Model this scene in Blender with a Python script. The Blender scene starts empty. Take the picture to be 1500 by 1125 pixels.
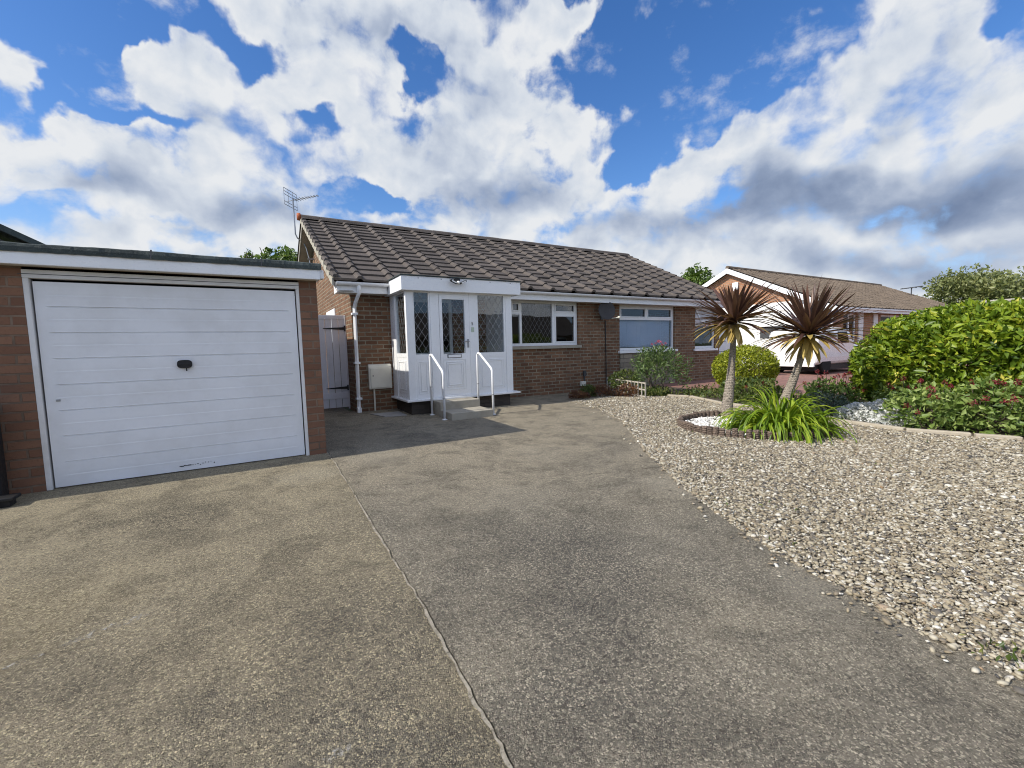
import bpy, math, random
import numpy as np
from mathutils import Vector, Matrix, Euler
rng = np.random.default_rng(7); random.seed(7)
S = bpy.context.scene; COL = S.collection; R = math.radians

# ------------------------------------------------------------------ camera
ZC = 1.354
YAW, PIT, ROL, FPX = 0.536, 0.085, -0.025, 641.2
fw = Vector((math.sin(YAW)*math.cos(PIT), math.cos(YAW)*math.cos(PIT), -math.sin(PIT)))
rt = Vector((math.cos(YAW), -math.sin(YAW), 0)); up = rt.cross(fw)
r2 = rt*math.cos(ROL)+up*math.sin(ROL); u2 = up*math.cos(ROL)-rt*math.sin(ROL)
cam = bpy.data.cameras.new('camera'); co = bpy.data.objects.new('camera', cam); COL.objects.link(co)
M = Matrix((r2, u2, -fw)).transposed().to_4x4(); M.translation = (0, 0, ZC)
co.matrix_world = M
cam.sensor_width = 36; cam.lens = FPX/1500*36; cam.clip_start = .05; cam.clip_end = 3000
S.camera = co

# ------------------------------------------------------------------ light
SUND = Vector((-2.68, 0.17, 2.25)).normalized()
sl = bpy.data.lights.new('sun', 'SUN'); so = bpy.data.objects.new('sun', sl); COL.objects.link(so)
sl.energy = 3.75; sl.angle = R(.55); sl.color = (1, .945, .85)
so.rotation_euler = (-SUND).to_track_quat('-Z', 'Y').to_euler(); so.location = (-30, 5, 40)
S.view_settings.view_transform = 'Standard'; S.view_settings.look = 'None'
S.view_settings.exposure = 0.48; S.view_settings.gamma = 1
S.cycles.max_bounces = 8; S.cycles.transparent_max_bounces = 16
S.cycles.use_adaptive_sampling = True; S.cycles.pixel_filter_type = 'BLACKMAN_HARRIS'; S.cycles.filter_width = 1.05

# node helpers ------------------------------------------------------
class NT:
    def __init__(s, tree): s.t = tree; s.n = tree.nodes; s.l = tree.links
    def new(s, typ, **k):
        n = s.n.new(typ)
        for a, b in k.items(): setattr(n, a, b)
        return n
    def put(s, sock, v):
        if isinstance(v, bpy.types.NodeSocket): s.l.new(v, sock)
        elif v is not None: sock.default_value = v
    def math(s, op, a, b=None, c=None, clamp=False):
        n = s.new('ShaderNodeMath', operation=op, use_clamp=clamp)
        s.put(n.inputs[0], a)
        if b is not None: s.put(n.inputs[1], b)
        if c is not None: s.put(n.inputs[2], c)
        return n.outputs[0]
    def vmath(s, op, a, b=None, scale=None):
        n = s.new('ShaderNodeVectorMath', operation=op); s.put(n.inputs[0], a)
        if b is not None: s.put(n.inputs[1], b)
        if scale is not None: s.put(n.inputs['Scale'], scale)
        return n.outputs['Value'] if op in ('DOT_PRODUCT', 'LENGTH', 'DISTANCE') else n.outputs[0]
    def noise(s, vec, scale, detail=4, rough=.55, dist=0, out=0, dim='3D'):
        n = s.new('ShaderNodeTexNoise', noise_dimensions=dim); s.put(n.inputs['Vector'], vec)
        n.inputs['Scale'].default_value = scale; n.inputs['Detail'].default_value = detail
        n.inputs['Roughness'].default_value = rough; n.inputs['Distortion'].default_value = dist
        return n.outputs[out]
    def vor(s, vec, scale, feature='F1', out='Color', rnd=1):
        n = s.new('ShaderNodeTexVoronoi', feature=feature); s.put(n.inputs['Vector'], vec)
        n.inputs['Scale'].default_value = scale; n.inputs['Randomness'].default_value = rnd
        return n.outputs[out]
    def ramp(s, fac, stops, interp='LINEAR'):
        n = s.new('ShaderNodeValToRGB'); cr = n.color_ramp; cr.interpolation = interp
        while len(cr.elements) > 1: cr.elements.remove(cr.elements[-1])
        for i, (p, c) in enumerate(stops):
            e = cr.elements[0] if i == 0 else cr.elements.new(p)
            e.position = p; e.color = (c, c, c, 1) if isinstance(c, (int, float)) else (*c, 1)
        s.put(n.inputs[0], fac); return n.outputs[0]
    def mix(s, fac, a, b, blend='MIX'):
        n = s.new('ShaderNodeMix', data_type='RGBA', blend_type=blend)
        s.put(n.inputs[0], fac)
        for i, v in ((6, a), (7, b)):
            if isinstance(v, tuple) and len(v) == 3: v = (*v, 1)
            s.put(n.inputs[i], v)
        return n.outputs[2]
    def maprange(s, v, a, b, c=0, d=1, smooth=True):
        n = s.new('ShaderNodeMapRange', interpolation_type='SMOOTHSTEP' if smooth else 'LINEAR')
        s.put(n.inputs[0], v)
        for i, x in enumerate((a, b, c, d)): n.inputs[1+i].default_value = x
        return n.outputs[0]

# ------------------------------------------------------------------ sky
w = bpy.data.worlds.new('World'); S.world = w; w.use_nodes = True
T = NT(w.node_tree); T.n.clear()
wo = T.new('ShaderNodeOutputWorld'); bg = T.new('ShaderNodeBackground')
T.l.new(bg.outputs[0], wo.inputs[0])
sky = T.new('ShaderNodeTexSky', sky_type='NISHITA'); sky.sun_disc = False
sky.sun_elevation = math.asin(SUND.z); sky.sun_rotation = math.atan2(SUND.x, SUND.y)
sky.air_density = 1.0; sky.dust_density = .35; sky.ozone_density = 2.0
tc = T.new('ShaderNodeTexCoord'); d = T.vmath('NORMALIZE', tc.outputs['Generated'])
sep = T.new('ShaderNodeSeparateXYZ'); T.l.new(d, sep.inputs[0])
AZ0 = R(32)
# azimuth measured from the street's view axis, elevation, in radians
dx = T.vmath('DOT_PRODUCT', d, (math.cos(AZ0), -math.sin(AZ0), 0)); dy = T.vmath('DOT_PRODUCT', d, (math.sin(AZ0), math.cos(AZ0), 0))
az = T.math('ARCTAN2', dx, dy); el = T.math('ARCSINE', sep.outputs[2])
cb = T.new('ShaderNodeCombineXYZ'); T.l.new(az, cb.inputs[0]); T.l.new(el, cb.inputs[1]); cb.inputs[2].default_value = 1; ae = cb.outputs[0]
# cumulus layer: (azimuth, elevation, half width, half height, tilt, weight) in degrees
def pix(x, y):
    v = fw + r2*((x-750)/FPX) - u2*((y-562.2)/FPX)
    return math.atan2(v.dot(Vector((math.cos(AZ0), -math.sin(AZ0), 0))), v.dot(Vector((math.sin(AZ0), math.cos(AZ0), 0)))), math.asin(v.z/v.length)
def blob_field(vec, blobs, grow=1.0):
    tot = None
    for cx, cy, rx, ry, ang, wt in blobs:
        a0, e0 = pix(cx, cy); a1, e1 = pix(cx+8, cy); a2, e2 = pix(cx, cy-8)
        sx = math.hypot(a1-a0, e1-e0)/8*rx*grow; sy = math.hypot(a2-a0, e2-e0)/8*ry*grow
        rot = math.atan2(e1-e0, a1-a0) - R(ang); c, s_ = math.cos(rot), math.sin(rot)
        u = T.vmath('DOT_PRODUCT', vec, (c/sx, s_/sx, -(a0*c+e0*s_)/sx)); v = T.vmath('DOT_PRODUCT', vec, (-s_/sy, c/sy, -(-a0*s_+e0*c)/sy))
        g = T.math('SUBTRACT', 1.0, T.math('MULTIPLY_ADD', u, u, T.math('MULTIPLY', v, v)), clamp=True)
        tot = T.math('MULTIPLY_ADD', T.math('MULTIPLY', g, g), wt, tot if tot is not None else 0.0)
    return tot
CLOUDS = [(20,125,80,60,0,1.6),(215,80,85,50,10,1.3),(300,130,185,90,18,2.0),(400,165,110,60,10,1.2),(100,225,250,110,6,2.2),(300,245,230,100,6,2.2),(330,330,220,90,0,2.2),(110,320,160,40,12,1.2),(20,280,60,40,0,1.),
 (130,362,260,50,0,1.3),(420,15,190,70,8,1.8),(580,30,200,100,8,2.0),(520,120,150,110,30,2.0),(560,190,150,90,35,1.8),(660,250,150,110,0,1.6),(740,190,190,150,0,2.4),(780,280,240,110,0,2.2),(840,5,210,50,-6,1.7),(770,60,80,45,-20,1.0),
 (900,175,75,70,-20,2.0),(1000,310,230,110,-16,2.4),(1080,190,170,100,-16,2.2),(1180,150,120,80,-20,1.5),(880,330,220,90,0,1.8),(1320,70,150,190,0,2.4),(1400,220,330,210,-10,3.0),(1490,110,120,120,0,1.8),(1180,350,460,100,0,2.2),
 (1250,270,260,130,0,1.9),(1130,62,60,34,-25,1.3),(1192,36,42,26,-30,1.1),(1045,25,50,26,-20,.8),(640,320,200,60,0,1.4),(430,110,100,60,40,1.0),(500,230,90,60,0,1.2)]
GAPS = [(605,112,55,55,0,1.7),(905,110,90,130,0,3.0),(975,190,80,80,-40,2.0),(545,292,90,36,10,2.6),(120,30,260,75,0,2.6),(370,70,110,50,15,1.4),(80,172,130,40,5,2.0),(245,188,110,24,12,1.3),(440,185,70,28,12,1.5),
 (70,300,120,24,8,1.2),(230,312,90,22,8,1.2),(1120,100,110,80,-20,1.6),(590,85,30,40,20,.8),(1470,35,70,45,-25,2.2),(925,250,50,60,-30,1.8),(585,150,40,30,0,.8),(1010,110,130,90,0,1.6),(500,60,40,60,0,.0),(400,290,40,40,0,.8),(1060,40,160,70,0,1.2)]
DARK = [(1300,285,380,70,-3,1.7),(1420,320,260,60,0,1.0),(1120,300,150,60,-10,.9),(960,340,200,45,0,1.2),(720,285,200,60,0,1.3),(340,310,180,42,0,1.2),(150,270,200,40,0,.9),(1300,385,400,40,0,1.2),(660,100,190,80,20,.8),(520,60,160,60,10,.7),(1330,110,120,110,0,.6),(1100,245,120,50,0,.8),(280,160,140,40,10,.5),(640,210,120,60,0,.5)]
wn = T.noise(ae, 5.5, 3, .55, 0, 1, '2D')
warp = T.vmath('SCALE', T.vmath('MULTIPLY', T.vmath('SUBTRACT', wn, (.5, .5, .5)), (1, 1, 0)), scale=.13)
aw = T.vmath('ADD', ae, warp)
wn2 = T.noise(ae, 16, 4, .5, 0, 1, '2D')
aw2 = T.vmath('ADD', aw, T.vmath('SCALE', T.vmath('MULTIPLY', T.vmath('SUBTRACT', wn2, (.5, .5, .5)), (1, 1, 0)), scale=.075))
D = T.math('SUBTRACT', blob_field(aw2, CLOUDS, 1.0), blob_field(aw2, GAPS, 1.1))
D = T.math('ADD', D, T.maprange(el, .06, .25, 1.1, .1))
# away from the street's view unseen noise clouds, brightened to fill the shaded fronts
away = T.maprange(T.math('ABSOLUTE', az), .95, 1.25)
Daway = T.maprange(T.noise(ae, 2.6, 5, .55, 0, 0, '2D'), .40, .66, 0, 1.6)
mixD = T.new('ShaderNodeMix', data_type='FLOAT'); T.put(mixD.inputs[0], away); T.put(mixD.inputs[2], D); T.put(mixD.inputs[3], Daway)
D = mixD.outputs[0]
D = T.math('MULTIPLY_ADD', T.math('MINIMUM', T.math('MAXIMUM', D, -1.35), 1.5), .86, .10)
def puffs(off):
    e = T.new('ShaderNodeMapping'); T.put(e.inputs[0], T.vmath('ADD', ae, T.vmath('SCALE', warp, scale=.35))); e.inputs['Scale'].default_value = (1, 1.25, 1); e.inputs['Location'].default_value = off
    v1 = T.new('ShaderNodeTexVoronoi', feature='SMOOTH_F1', voronoi_dimensions='2D'); T.put(v1.inputs['Vector'], T.vmath('ADD', e.outputs[0], T.vmath('SCALE', T.vmath('SUBTRACT', wn2, (.5, .5, .5)), scale=.05)))
    v1.inputs['Scale'].default_value = 11; v1.inputs['Smoothness'].default_value = .6; v1.inputs['Detail'].default_value = 2; v1.inputs['Roughness'].default_value = .45
    return T.math('ADD', T.math('MULTIPLY', T.noise(e.outputs[0], 7.5, 9, .60, 0, 0, '2D'), 1.0), T.math('MULTIPLY', v1.outputs['Distance'], -.42))
n1 = puffs((0, 0, 0)); n2 = puffs((.012, -.030, 0))
Dn = T.math('ADD', D, T.math('MULTIPLY', T.math('SUBTRACT', n1, .30), 2.7))
soft = T.maprange(T.noise(ae, 3.7, 2, .5, 0, 0, '2D'), .42, .6)
mixA = T.new('ShaderNodeMix', data_type='FLOAT'); T.put(mixA.inputs[0], soft); T.put(mixA.inputs[2], T.maprange(Dn, .14, .98)); T.put(mixA.inputs[3], T.maprange(Dn, -.08, 1.3)); alpha = mixA.outputs[0]
relief = T.math('MULTIPLY', T.math('SUBTRACT', n1, n2), .70)
thick = T.maprange(Dn, .8, 1.8)
dk = blob_field(aw, DARK)
lum = T.math('SUBTRACT', T.math('ADD', .96, relief), T.math('ADD', T.math('MULTIPLY', thick, .11), T.math('MULTIPLY', dk, .42)))
ccol = T.ramp(lum, [(.0, (.22, .29, .44)), (.3, (.36, .44, .60)), (.55, (.56, .63, .76)), (.8, (.80, .85, .92)), (1., (.98, .99, 1.))])
skyc = T.new('ShaderNodeHueSaturation'); skyc.inputs['Saturation'].default_value = 1.30; skyc.inputs['Value'].default_value = 1.22
skyc.inputs['Hue'].default_value = .51
T.l.new(sky.outputs[0], skyc.inputs['Color'])
SKYS = .1
wis = T.noise(T.vmath('MULTIPLY', ae, (1, 1.5, 0)), 6.5, 7, .60, 0, 0, '2D')
alpha = T.math('MAXIMUM', alpha, T.math('MULTIPLY', T.maprange(wis, .55, .82), .75))
cl = T.mix(1.0, ccol, T.mix(away, (5.9, 6.0, 6.15), (11.2, 11.2, 11.4)), 'MULTIPLY')  # clouds out of view get extra radiance, added to lift shaded walls
hazef = T.maprange(el, .02, .30, .9, 0)
clear = T.mix(hazef, skyc.outputs[0], (2.5, 3.9, 6.3))
full = T.mix(alpha, clear, cl)
T.l.new(full, bg.inputs[0]); bg.inputs[1].default_value = SKYS
w.cycles.sampling_method = 'MANUAL'; w.cycles.sample_map_resolution = 512

# ------------------------------------------------------------------ materials
def mat(name):
    m = bpy.data.materials.new(name); m.use_nodes = True
    t = NT(m.node_tree); b = t.n['Principled BSDF']; return m, t, b
def bump(t, b, h, dist=.01, strength=.6):
    n = t.new('ShaderNodeBump'); n.inputs['Strength'].default_value = strength; n.inputs['Distance'].default_value = dist
    t.put(n.inputs['Height'], h); t.l.new(n.outputs[0], b.inputs['Normal'])
def wpos(t): return t.new('ShaderNodeNewGeometry').outputs['Position']
def paint(name, col, rough=.4, spec=.5, grime=.25, scale=3, metal=0, bumpd=0):
    m, t, b = mat(name); p = wpos(t)
    n = t.noise(p, scale, 6, .65); n2 = t.noise(p, scale*9, 4, .6)
    f = t.math('MULTIPLY', t.maprange(n, .35, .75), grime)
    c = t.mix(f, col, tuple(x*.55*k for x, k in zip(col, (1, .95, .85))))
    c = t.mix(t.math('MULTIPLY', t.maprange(n2, .5, .8), grime*.5), c, tuple(x*.7 for x in col))
    t.put(b.inputs['Base Color'], c); b.inputs['Metallic'].default_value = metal
    t.put(b.inputs['Roughness'], t.maprange(n2, .3, .7, rough-.08, rough+.12))
    b.inputs['Specular IOR Level'].default_value = spec
    if bumpd: bump(t, b, n2, bumpd, .5)
    return m
def brick(name, c1, c2, mortar, bw=.225, rh=.075, ms=.010, grime=.4, bump_=1.):
    m, t, b = mat(name); g = t.new('ShaderNodeNewGeometry')
    s = t.new('ShaderNodeSeparateXYZ'); t.l.new(g.outputs['Position'], s.inputs[0])
    sn = t.new('ShaderNodeSeparateXYZ'); t.l.new(g.outputs['True Normal'], sn.inputs[0])
    side = t.math('GREATER_THAN', t.math('ABSOLUTE', sn.outputs[0]), .5)
    mx = t.new('ShaderNodeMix', data_type='FLOAT'); t.put(mx.inputs[0], side); t.put(mx.inputs[2], s.outputs[0]); t.put(mx.inputs[3], s.outputs[1])
    c = t.new('ShaderNodeCombineXYZ'); t.l.new(mx.outputs[0], c.inputs[0]); t.l.new(s.outputs[2], c.inputs[1])
    wob = t.vmath('SCALE', t.vmath('SUBTRACT', t.noise(g.outputs['Position'], 9, 2, .5, 0, 1), (.5, .5, .5)), scale=.012)
    v = t.vmath('ADD', c.outputs[0], wob)
    br = t.new('ShaderNodeTexBrick'); t.l.new(v, br.inputs['Vector'])
    for k, x in (('Scale', 1), ('Mortar Size', ms), ('Mortar Smooth', .25), ('Bias', 0), ('Brick Width', bw), ('Row Height', rh)): br.inputs[k].default_value = x
    br.inputs['Color1'].default_value = (0, 0, 0, 1); br.inputs['Color2'].default_value = (1, 1, 1, 1); br.inputs['Mortar'].default_value = (.5, .5, .5, 1)
    p = g.outputs['Position']
    nv = t.noise(p, 40, 5, .65); nl = t.noise(p, 1.4, 5, .6)
    base = t.mix(t.math('ADD', t.math('MULTIPLY', br.outputs[0], .75), t.math('MULTIPLY', nv, .35)), c1, c2)
    base = t.mix(t.math('MULTIPLY', t.maprange(nv, .5, .75), .45), base, tuple(x*.5 for x in c1))
    mo = t.mix(t.maprange(t.noise(p, 5, 3), .35, .65), mortar, tuple(x*.65 for x in mortar))
    col = t.mix(br.outputs[1], base, mo)
    col = t.mix(t.math('MULTIPLY', t.maprange(nl, .42, .72), grime), col, (.05, .042, .036))
    t.put(b.inputs['Base Color'], col); b.inputs['Roughness'].default_value = .88; b.inputs['Specular IOR Level'].default_value = .25
    h = t.math('ADD', t.math('MULTIPLY', br.outputs[1], -1), t.math('MULTIPLY', nv, .5)); bump(t, b, h, .008*bump_, .8)
    return m
HB = brick('house_brick', (.105, .052, .030), (.245, .130, .074), (.29, .245, .175), .225, .081, .012, .25)
GB = brick('garage_brick', (.148, .073, .046), (.240, .128, .080), (.21, .15, .108), .26, .087, .010, .4)
NB = brick('neighbour_brick', (.30, .135, .07), (.45, .225, .125), (.40, .32, .24), .225, .078, .011, .15)
SB = brick('grey_stone_facing', (.20, .17, .13), (.33, .28, .215), (.24, .20, .16), .34, .12, .012, .2, 1.6)
DB = brick('plinth_brick', (.045, .038, .034), (.08, .066, .056), (.07, .06, .05), .225, .081, .010, .5)
WHITE = paint('white_plastic', (.80, .81, .82), .32, .5, .12)
WHITEG = paint('white_painted_metal', (.74, .75, .775), .38, .45, .24, 2.2)
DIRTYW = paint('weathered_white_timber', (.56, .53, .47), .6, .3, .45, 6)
RENDER = paint('white_render', (.80, .79, .76), .8, .2, .12)
LILAC = paint('pale_painted_boards', (.72, .71, .74), .55, .3, .25, 4)
CREAM = paint('cream_plastic', (.66, .64, .56), .45, .4, .25)
BLACK = paint('black_iron', (.012, .012, .013), .5, .4, .3)
GREY = paint('grey_metal', (.32, .33, .35), .4, .5, .3, metal=.6)
DGREY = paint('dark_grey_plastic', (.06, .062, .065), .5, .4, .3)
LEAD = paint('window_lead', (.30, .31, .32), .5, .5, .3, metal=.2)
LEADB = paint('bright_window_lead', (.50, .51, .52), .4, .5, .3)
RED = paint('red_plastic', (.5, .03, .02), .3, .5, .1)
LAMP = paint('lamp_glass', (.7, .7, .68), .15, .6, .05)
TERRA = paint('terracotta', (.42, .13, .06), .8, .2, .2)
TYRE = paint('tyre_rubber', (.02, .02, .02), .8, .2, .2)
CARW = paint('white_car_paint', (.80, .80, .80), .25, .5, .05)
CARW.node_tree.nodes['Principled BSDF'].inputs['Coat Weight'].default_value = .4
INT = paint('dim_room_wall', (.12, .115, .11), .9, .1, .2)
LINEN = paint('net_curtain', (.34, .35, .36), .9, .1, .2)
BLIND = paint('blue_white_blind', (.60, .66, .80), .5, .4, .05)
TAN = paint('pale_stone_edging', (.42, .37, .29), .9, .2, .4, 7, 0, .006)
STEP = paint('concrete_step', (.36, .33, .27), .9, .2, .45, 7, 0, .006)
SLAB = paint('grey_slab', (.30, .29, .275), .9, .2, .3, 7, 0, .004)
TRELW = paint('silvered_timber', (.48, .44, .37), .85, .2, .4, 14, 0, .003)
def felt():
    m, t, b = mat('mineral_felt'); p = wpos(t)
    n = t.noise(p, 160, 2); n2 = t.noise(p, 3.2, 6, .65)
    c = t.ramp(n2, [(.25, (.020, .026, .026)), (.55, (.047, .060, .058)), (.8, (.10, .125, .12))])
    c = t.mix(t.math('MULTIPLY', t.maprange(n, .55, .75), .5), c, (.16, .19, .18))
    t.put(b.inputs['Base Color'], c); b.inputs['Roughness'].default_value = .9; bump(t, b, t.math('ADD', n, t.math('MULTIPLY', n2, 4)), .006, .8); return m
FELT = felt()
def tilem(name, c1, c2, lichen):
    m, t, b = mat(name); p = wpos(t)
    a = t.new('ShaderNodeAttribute', attribute_name='rnd').outputs['Fac']
    n = t.noise(p, 2.1, 7, .65); n2 = t.noise(p, 28, 5, .6); n3 = t.noise(p, 130, 2)
    c = t.mix(t.math('ADD', t.math('MULTIPLY', a, .6), t.math('MULTIPLY', n2, .45)), c1, c2)
    c = t.mix(t.math('MULTIPLY', t.maprange(n, .45, .75), .5), c, tuple(x*.45 for x in c1))
    c = t.mix(t.math('MULTIPLY', t.maprange(n2, .58, .74), .45), c, lichen)
    c = t.mix(t.math('MULTIPLY', t.maprange(n3, .6, .7), .3), c, tuple(x*1.7 for x in c2))
    t.put(b.inputs['Base Color'], c); b.inputs['Roughness'].default_value = .85; b.inputs['Specular IOR Level'].default_value = .25
    bump(t, b, t.math('ADD', n3, t.math('MULTIPLY', n2, 2)), .004, .7); return m
TILE = tilem('concrete_roof_tile', (.066, .056, .049), (.120, .102, .089), (.20, .17, .13))
TILE2 = tilem('brown_roof_tile', (.10, .078, .058), (.18, .14, .105), (.27, .22, .14))
def concrete(name, tint, dark, spk, warm, stains):
    m, t, b = mat(name); p0 = wpos(t)
    p = t.vmath('ADD', p0, t.vmath('SCALE', t.vmath('SUBTRACT', t.noise(p0, 55, 3, .6, 0, 1), (.5, .5, .5)), scale=.016))
    big = t.noise(p0, .62, 6, .64, .5); mid = t.noise(p0, 2.6, 7, .70, .6); fine = t.noise(p0, 42, 5, .72)
    v1 = t.new('ShaderNodeTexVoronoi'); t.put(v1.inputs['Vector'], p); v1.inputs['Scale'].default_value = 105
    v2 = t.new('ShaderNodeTexVoronoi'); t.put(v2.inputs['Vector'], p); v2.inputs['Scale'].default_value = 235
    s1 = t.new('ShaderNodeSeparateColor'); t.l.new(v1.outputs['Color'], s1.inputs[0])
    s2 = t.new('ShaderNodeSeparateColor'); t.l.new(v2.outputs['Color'], s2.inputs[0])
    sx = t.new('ShaderNodeSeparateXYZ'); t.l.new(p0, sx.inputs[0])
    c = t.mix(t.maprange(big, .34, .66), dark, tint)
    c = t.mix(t.math('MULTIPLY', t.maprange(t.math('ADD', sx.outputs[1], t.math('MULTIPLY', big, 4)), 4.2, 7.2), .75), c, warm)
    c = t.mix(t.math('MULTIPLY', t.maprange(mid, .44, .66), .62), c, tuple(x*.52 for x in dark))
    # worn and oily places on the slab
    wob = t.vmath('ADD', p0, t.vmath('SCALE', t.vmath('SUBTRACT', t.noise(p0, 3.5, 5, .65, 0, 1), (.5, .5, .5)), scale=.7))
    for (x, y, r_, col, k) in stains:
        dd = t.vmath('DISTANCE', wob, (x, y, .02*y)); c = t.mix(t.math('MULTIPLY', t.maprange(dd, r_*.25, r_, k, 0), t.maprange(fine, .3, .6, .4, 1)), c, col)
    c = t.mix(t.math('MULTIPLY', t.maprange(fine, .46, .62), .62), c, t.mix(1, c, (.42, .41, .40), 'MULTIPLY'))
    c = t.mix(t.math('MULTIPLY', t.maprange(fine, .30, .42, 1, 0), .30), c, tuple(x*1.25 for x in tint))
    ag = t.math('MULTIPLY', t.math('GREATER_THAN', s1.outputs[0], .56), t.math('LESS_THAN', v1.outputs['Distance'], .5))
    pit = t.math('MULTIPLY', t.math('LESS_THAN', s1.outputs[0], .22), t.math('LESS_THAN', v1.outputs['Distance'], .42))
    c = t.mix(t.math('MULTIPLY', pit, .6), c, tuple(x*.28 for x in dark))
    c = t.mix(t.math('MULTIPLY', ag, t.maprange(mid, .36, .62, .85, .4)), c, t.mix(s1.outputs[1], tuple(x*.55 for x in spk), tuple(x*1.3 for x in spk)))
    ag2 = t.math('MULTIPLY', t.math('GREATER_THAN', s2.outputs[0], .66), t.math('LESS_THAN', v2.outputs['Distance'], .45))
    c = t.mix(t.math('MULTIPLY', ag2, .8), c, t.mix(s2.outputs[1], (.045, .042, .038), tuple(x*1.25 for x in spk)))
    t.put(b.inputs['Base Color'], c); b.inputs['Roughness'].default_value = .93; b.inputs['Specular IOR Level'].default_value = .18
    h = t.math('ADD', fine, t.math('MULTIPLY', t.math('SUBTRACT', .5, v1.outputs['Distance']), t.math('ADD', ag, .25)))
    h = t.math('ADD', h, t.math('MULTIPLY', t.math('SUBTRACT', .5, v2.outputs['Distance']), .6))
    bump(t, b, h, .013, 1.0); return m
OIL, PALE = (.055, .05, .045), (.40, .36, .28)
CONL = concrete('tan_weathered_concrete', (.322, .272, .185), (.218, .189, .138), (.55, .47, .30), (.37, .32, .225), [(-.50, 4.25, .55, OIL, .55), (-.95, 4.5, .6, OIL, .35), (.45, 4.9, .45, PALE, .55), (.30, 2.0, .7, (.11, .10, .085), .5), (.2, 1.2, .6, (.10, .095, .085), .6), (-1.2, 3.0, .8, (.34, .27, .15), .35)])
CONR = concrete('grey_weathered_concrete', (.308, .270, .201), (.197, .177, .139), (.535, .47, .35), (.36, .31, .225), [(1.25, 5.15, .6, PALE, .55), (1.9, 3.1, .5, PALE, .35), (2.15, 1.9, .5, PALE, .30), (2.5, 1.1, .35, PALE, .5), (3.2, 2.7, .35, PALE, .45), (1.6, 2.0, .9, (.10, .095, .085), .55), (1.2, 1.3, .6, (.095, .09, .08), .5), (2.9, 4.3, .5, PALE, .3)])
def pebbles(name, stops, useattr=True, scale=38):
    m, t, b = mat(name); p = wpos(t)
    if useattr: a = t.new('ShaderNodeAttribute', attribute_name='rnd').outputs['Fac']
    else:
        s1 = t.new('ShaderNodeSeparateColor'); t.put(s1.inputs[0], t.vor(p, scale)); a = s1.outputs[0]
    c = t.ramp(a, stops)
    n = t.noise(p, 90, 4, .6); c = t.mix(t.math('MULTIPLY', t.maprange(n, .4, .7), .35), c, t.mix(1, c, (.6, .55, .5), 'MULTIPLY'))
    t.put(b.inputs['Base Color'], c); b.inputs['Roughness'].default_value = .7
    if not useattr: bump(t, b, t.vor(p, scale, out='Distance'), -.02, 1)
    else: bump(t, b, n, .003, .5)
    return m
GST = [(0, (.07, .065, .06)), (.22, (.15, .13, .10)), (.44, (.26, .21, .135)), (.64, (.34, .295, .205)), (.82, (.45, .41, .32)), (.93, (.62, .60, .53)), (1, (.26, .165, .08))]
STONE = pebbles('garden_gravel', GST); STONEB = pebbles('gravel_bedding', [(0, (.08, .07, .055)), (.5, (.2, .165, .12)), (1, (.36, .31, .24))], False, 45)
WST = pebbles('white_marble_chips', [(0, (.62, .60, .55)), (.5, (.78, .77, .74)), (1, (.85, .84, .82))])
def soilm():
    m, t, b = mat('soil'); p = wpos(t); n = t.noise(p, 25, 6, .7)
    t.put(b.inputs['Base Color'], t.ramp(n, [(.3, (.035, .025, .018)), (.6, (.10, .075, .05)), (.8, (.2, .16, .11))])); b.inputs['Roughness'].default_value = .95; bump(t, b, n, .03, 1); return m
SOIL = soilm()
def grassm():
    m, t, b = mat('mown_grass'); p = wpos(t); n = t.noise(p, 6, 8, .7); n2 = t.noise(p, .15, 4)
    c = t.mix(t.maprange(n2, .35, .65), t.ramp(n, [(.3, (.03, .06, .015)), (.7, (.09, .14, .035))]), (.12, .13, .06)); t.put(b.inputs['Base Color'], c)
    b.inputs['Roughness'].default_value = .9; bump(t, b, n, .03, 1); return m
GRASS = grassm()
def pavem():
    m, t, b = mat('red_block_paving'); p = wpos(t)
    br = t.new('ShaderNodeTexBrick'); t.put(br.inputs['Vector'], p)
    for k, x in (('Scale', 1), ('Mortar Size', .006), ('Brick Width', .2), ('Row Height', .1)): br.inputs[k].default_value = x
    br.inputs['Color1'].default_value = (.20, .095, .072, 1); br.inputs['Color2'].default_value = (.30, .14, .105, 1); br.inputs['Mortar'].default_value = (.14, .10, .08, 1)
    n = t.noise(p, 1.2, 5, .6)
    t.put(b.inputs['Base Color'], t.mix(t.math('MULTIPLY', t.maprange(n, .4, .7), .4), br.outputs[0], (.13, .09, .075))); b.inputs['Roughness'].default_value = .9
    bump(t, b, br.outputs[1], -.004, .6); return m
PAVE = pavem()
def glassm(name, tint=(.9, .93, .95)):
    m = bpy.data.materials.new(name); m.use_nodes = True; t = NT(m.node_tree); t.n.clear()
    o = t.new('ShaderNodeOutputMaterial'); lw = t.new('ShaderNodeLayerWeight'); lw.inputs[0].default_value = .5
    tr = t.new('ShaderNodeBsdfTransparent'); tr.inputs[0].default_value = (*tint, 1)
    gl = t.new('ShaderNodeBsdfGlossy'); gl.inputs['Roughness'].default_value = .01
    n = t.new('ShaderNodeBump'); n.inputs['Strength'].default_value = .05; n.inputs['Distance'].default_value = .02
    t.put(n.inputs['Height'], t.noise(wpos(t), 2.2, 2)); t.l.new(n.outputs[0], gl.inputs['Normal'])
    f = t.math('MULTIPLY_ADD', t.math('POWER', lw.outputs['Facing'], 4.5), .8, .055)
    mx = t.new('ShaderNodeMixShader'); t.put(mx.inputs[0], f); t.l.new(tr.outputs[0], mx.inputs[1]); t.l.new(gl.outputs[0], mx.inputs[2])
    t.l.new(mx.outputs[0], o.inputs[0]); return m
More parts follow.
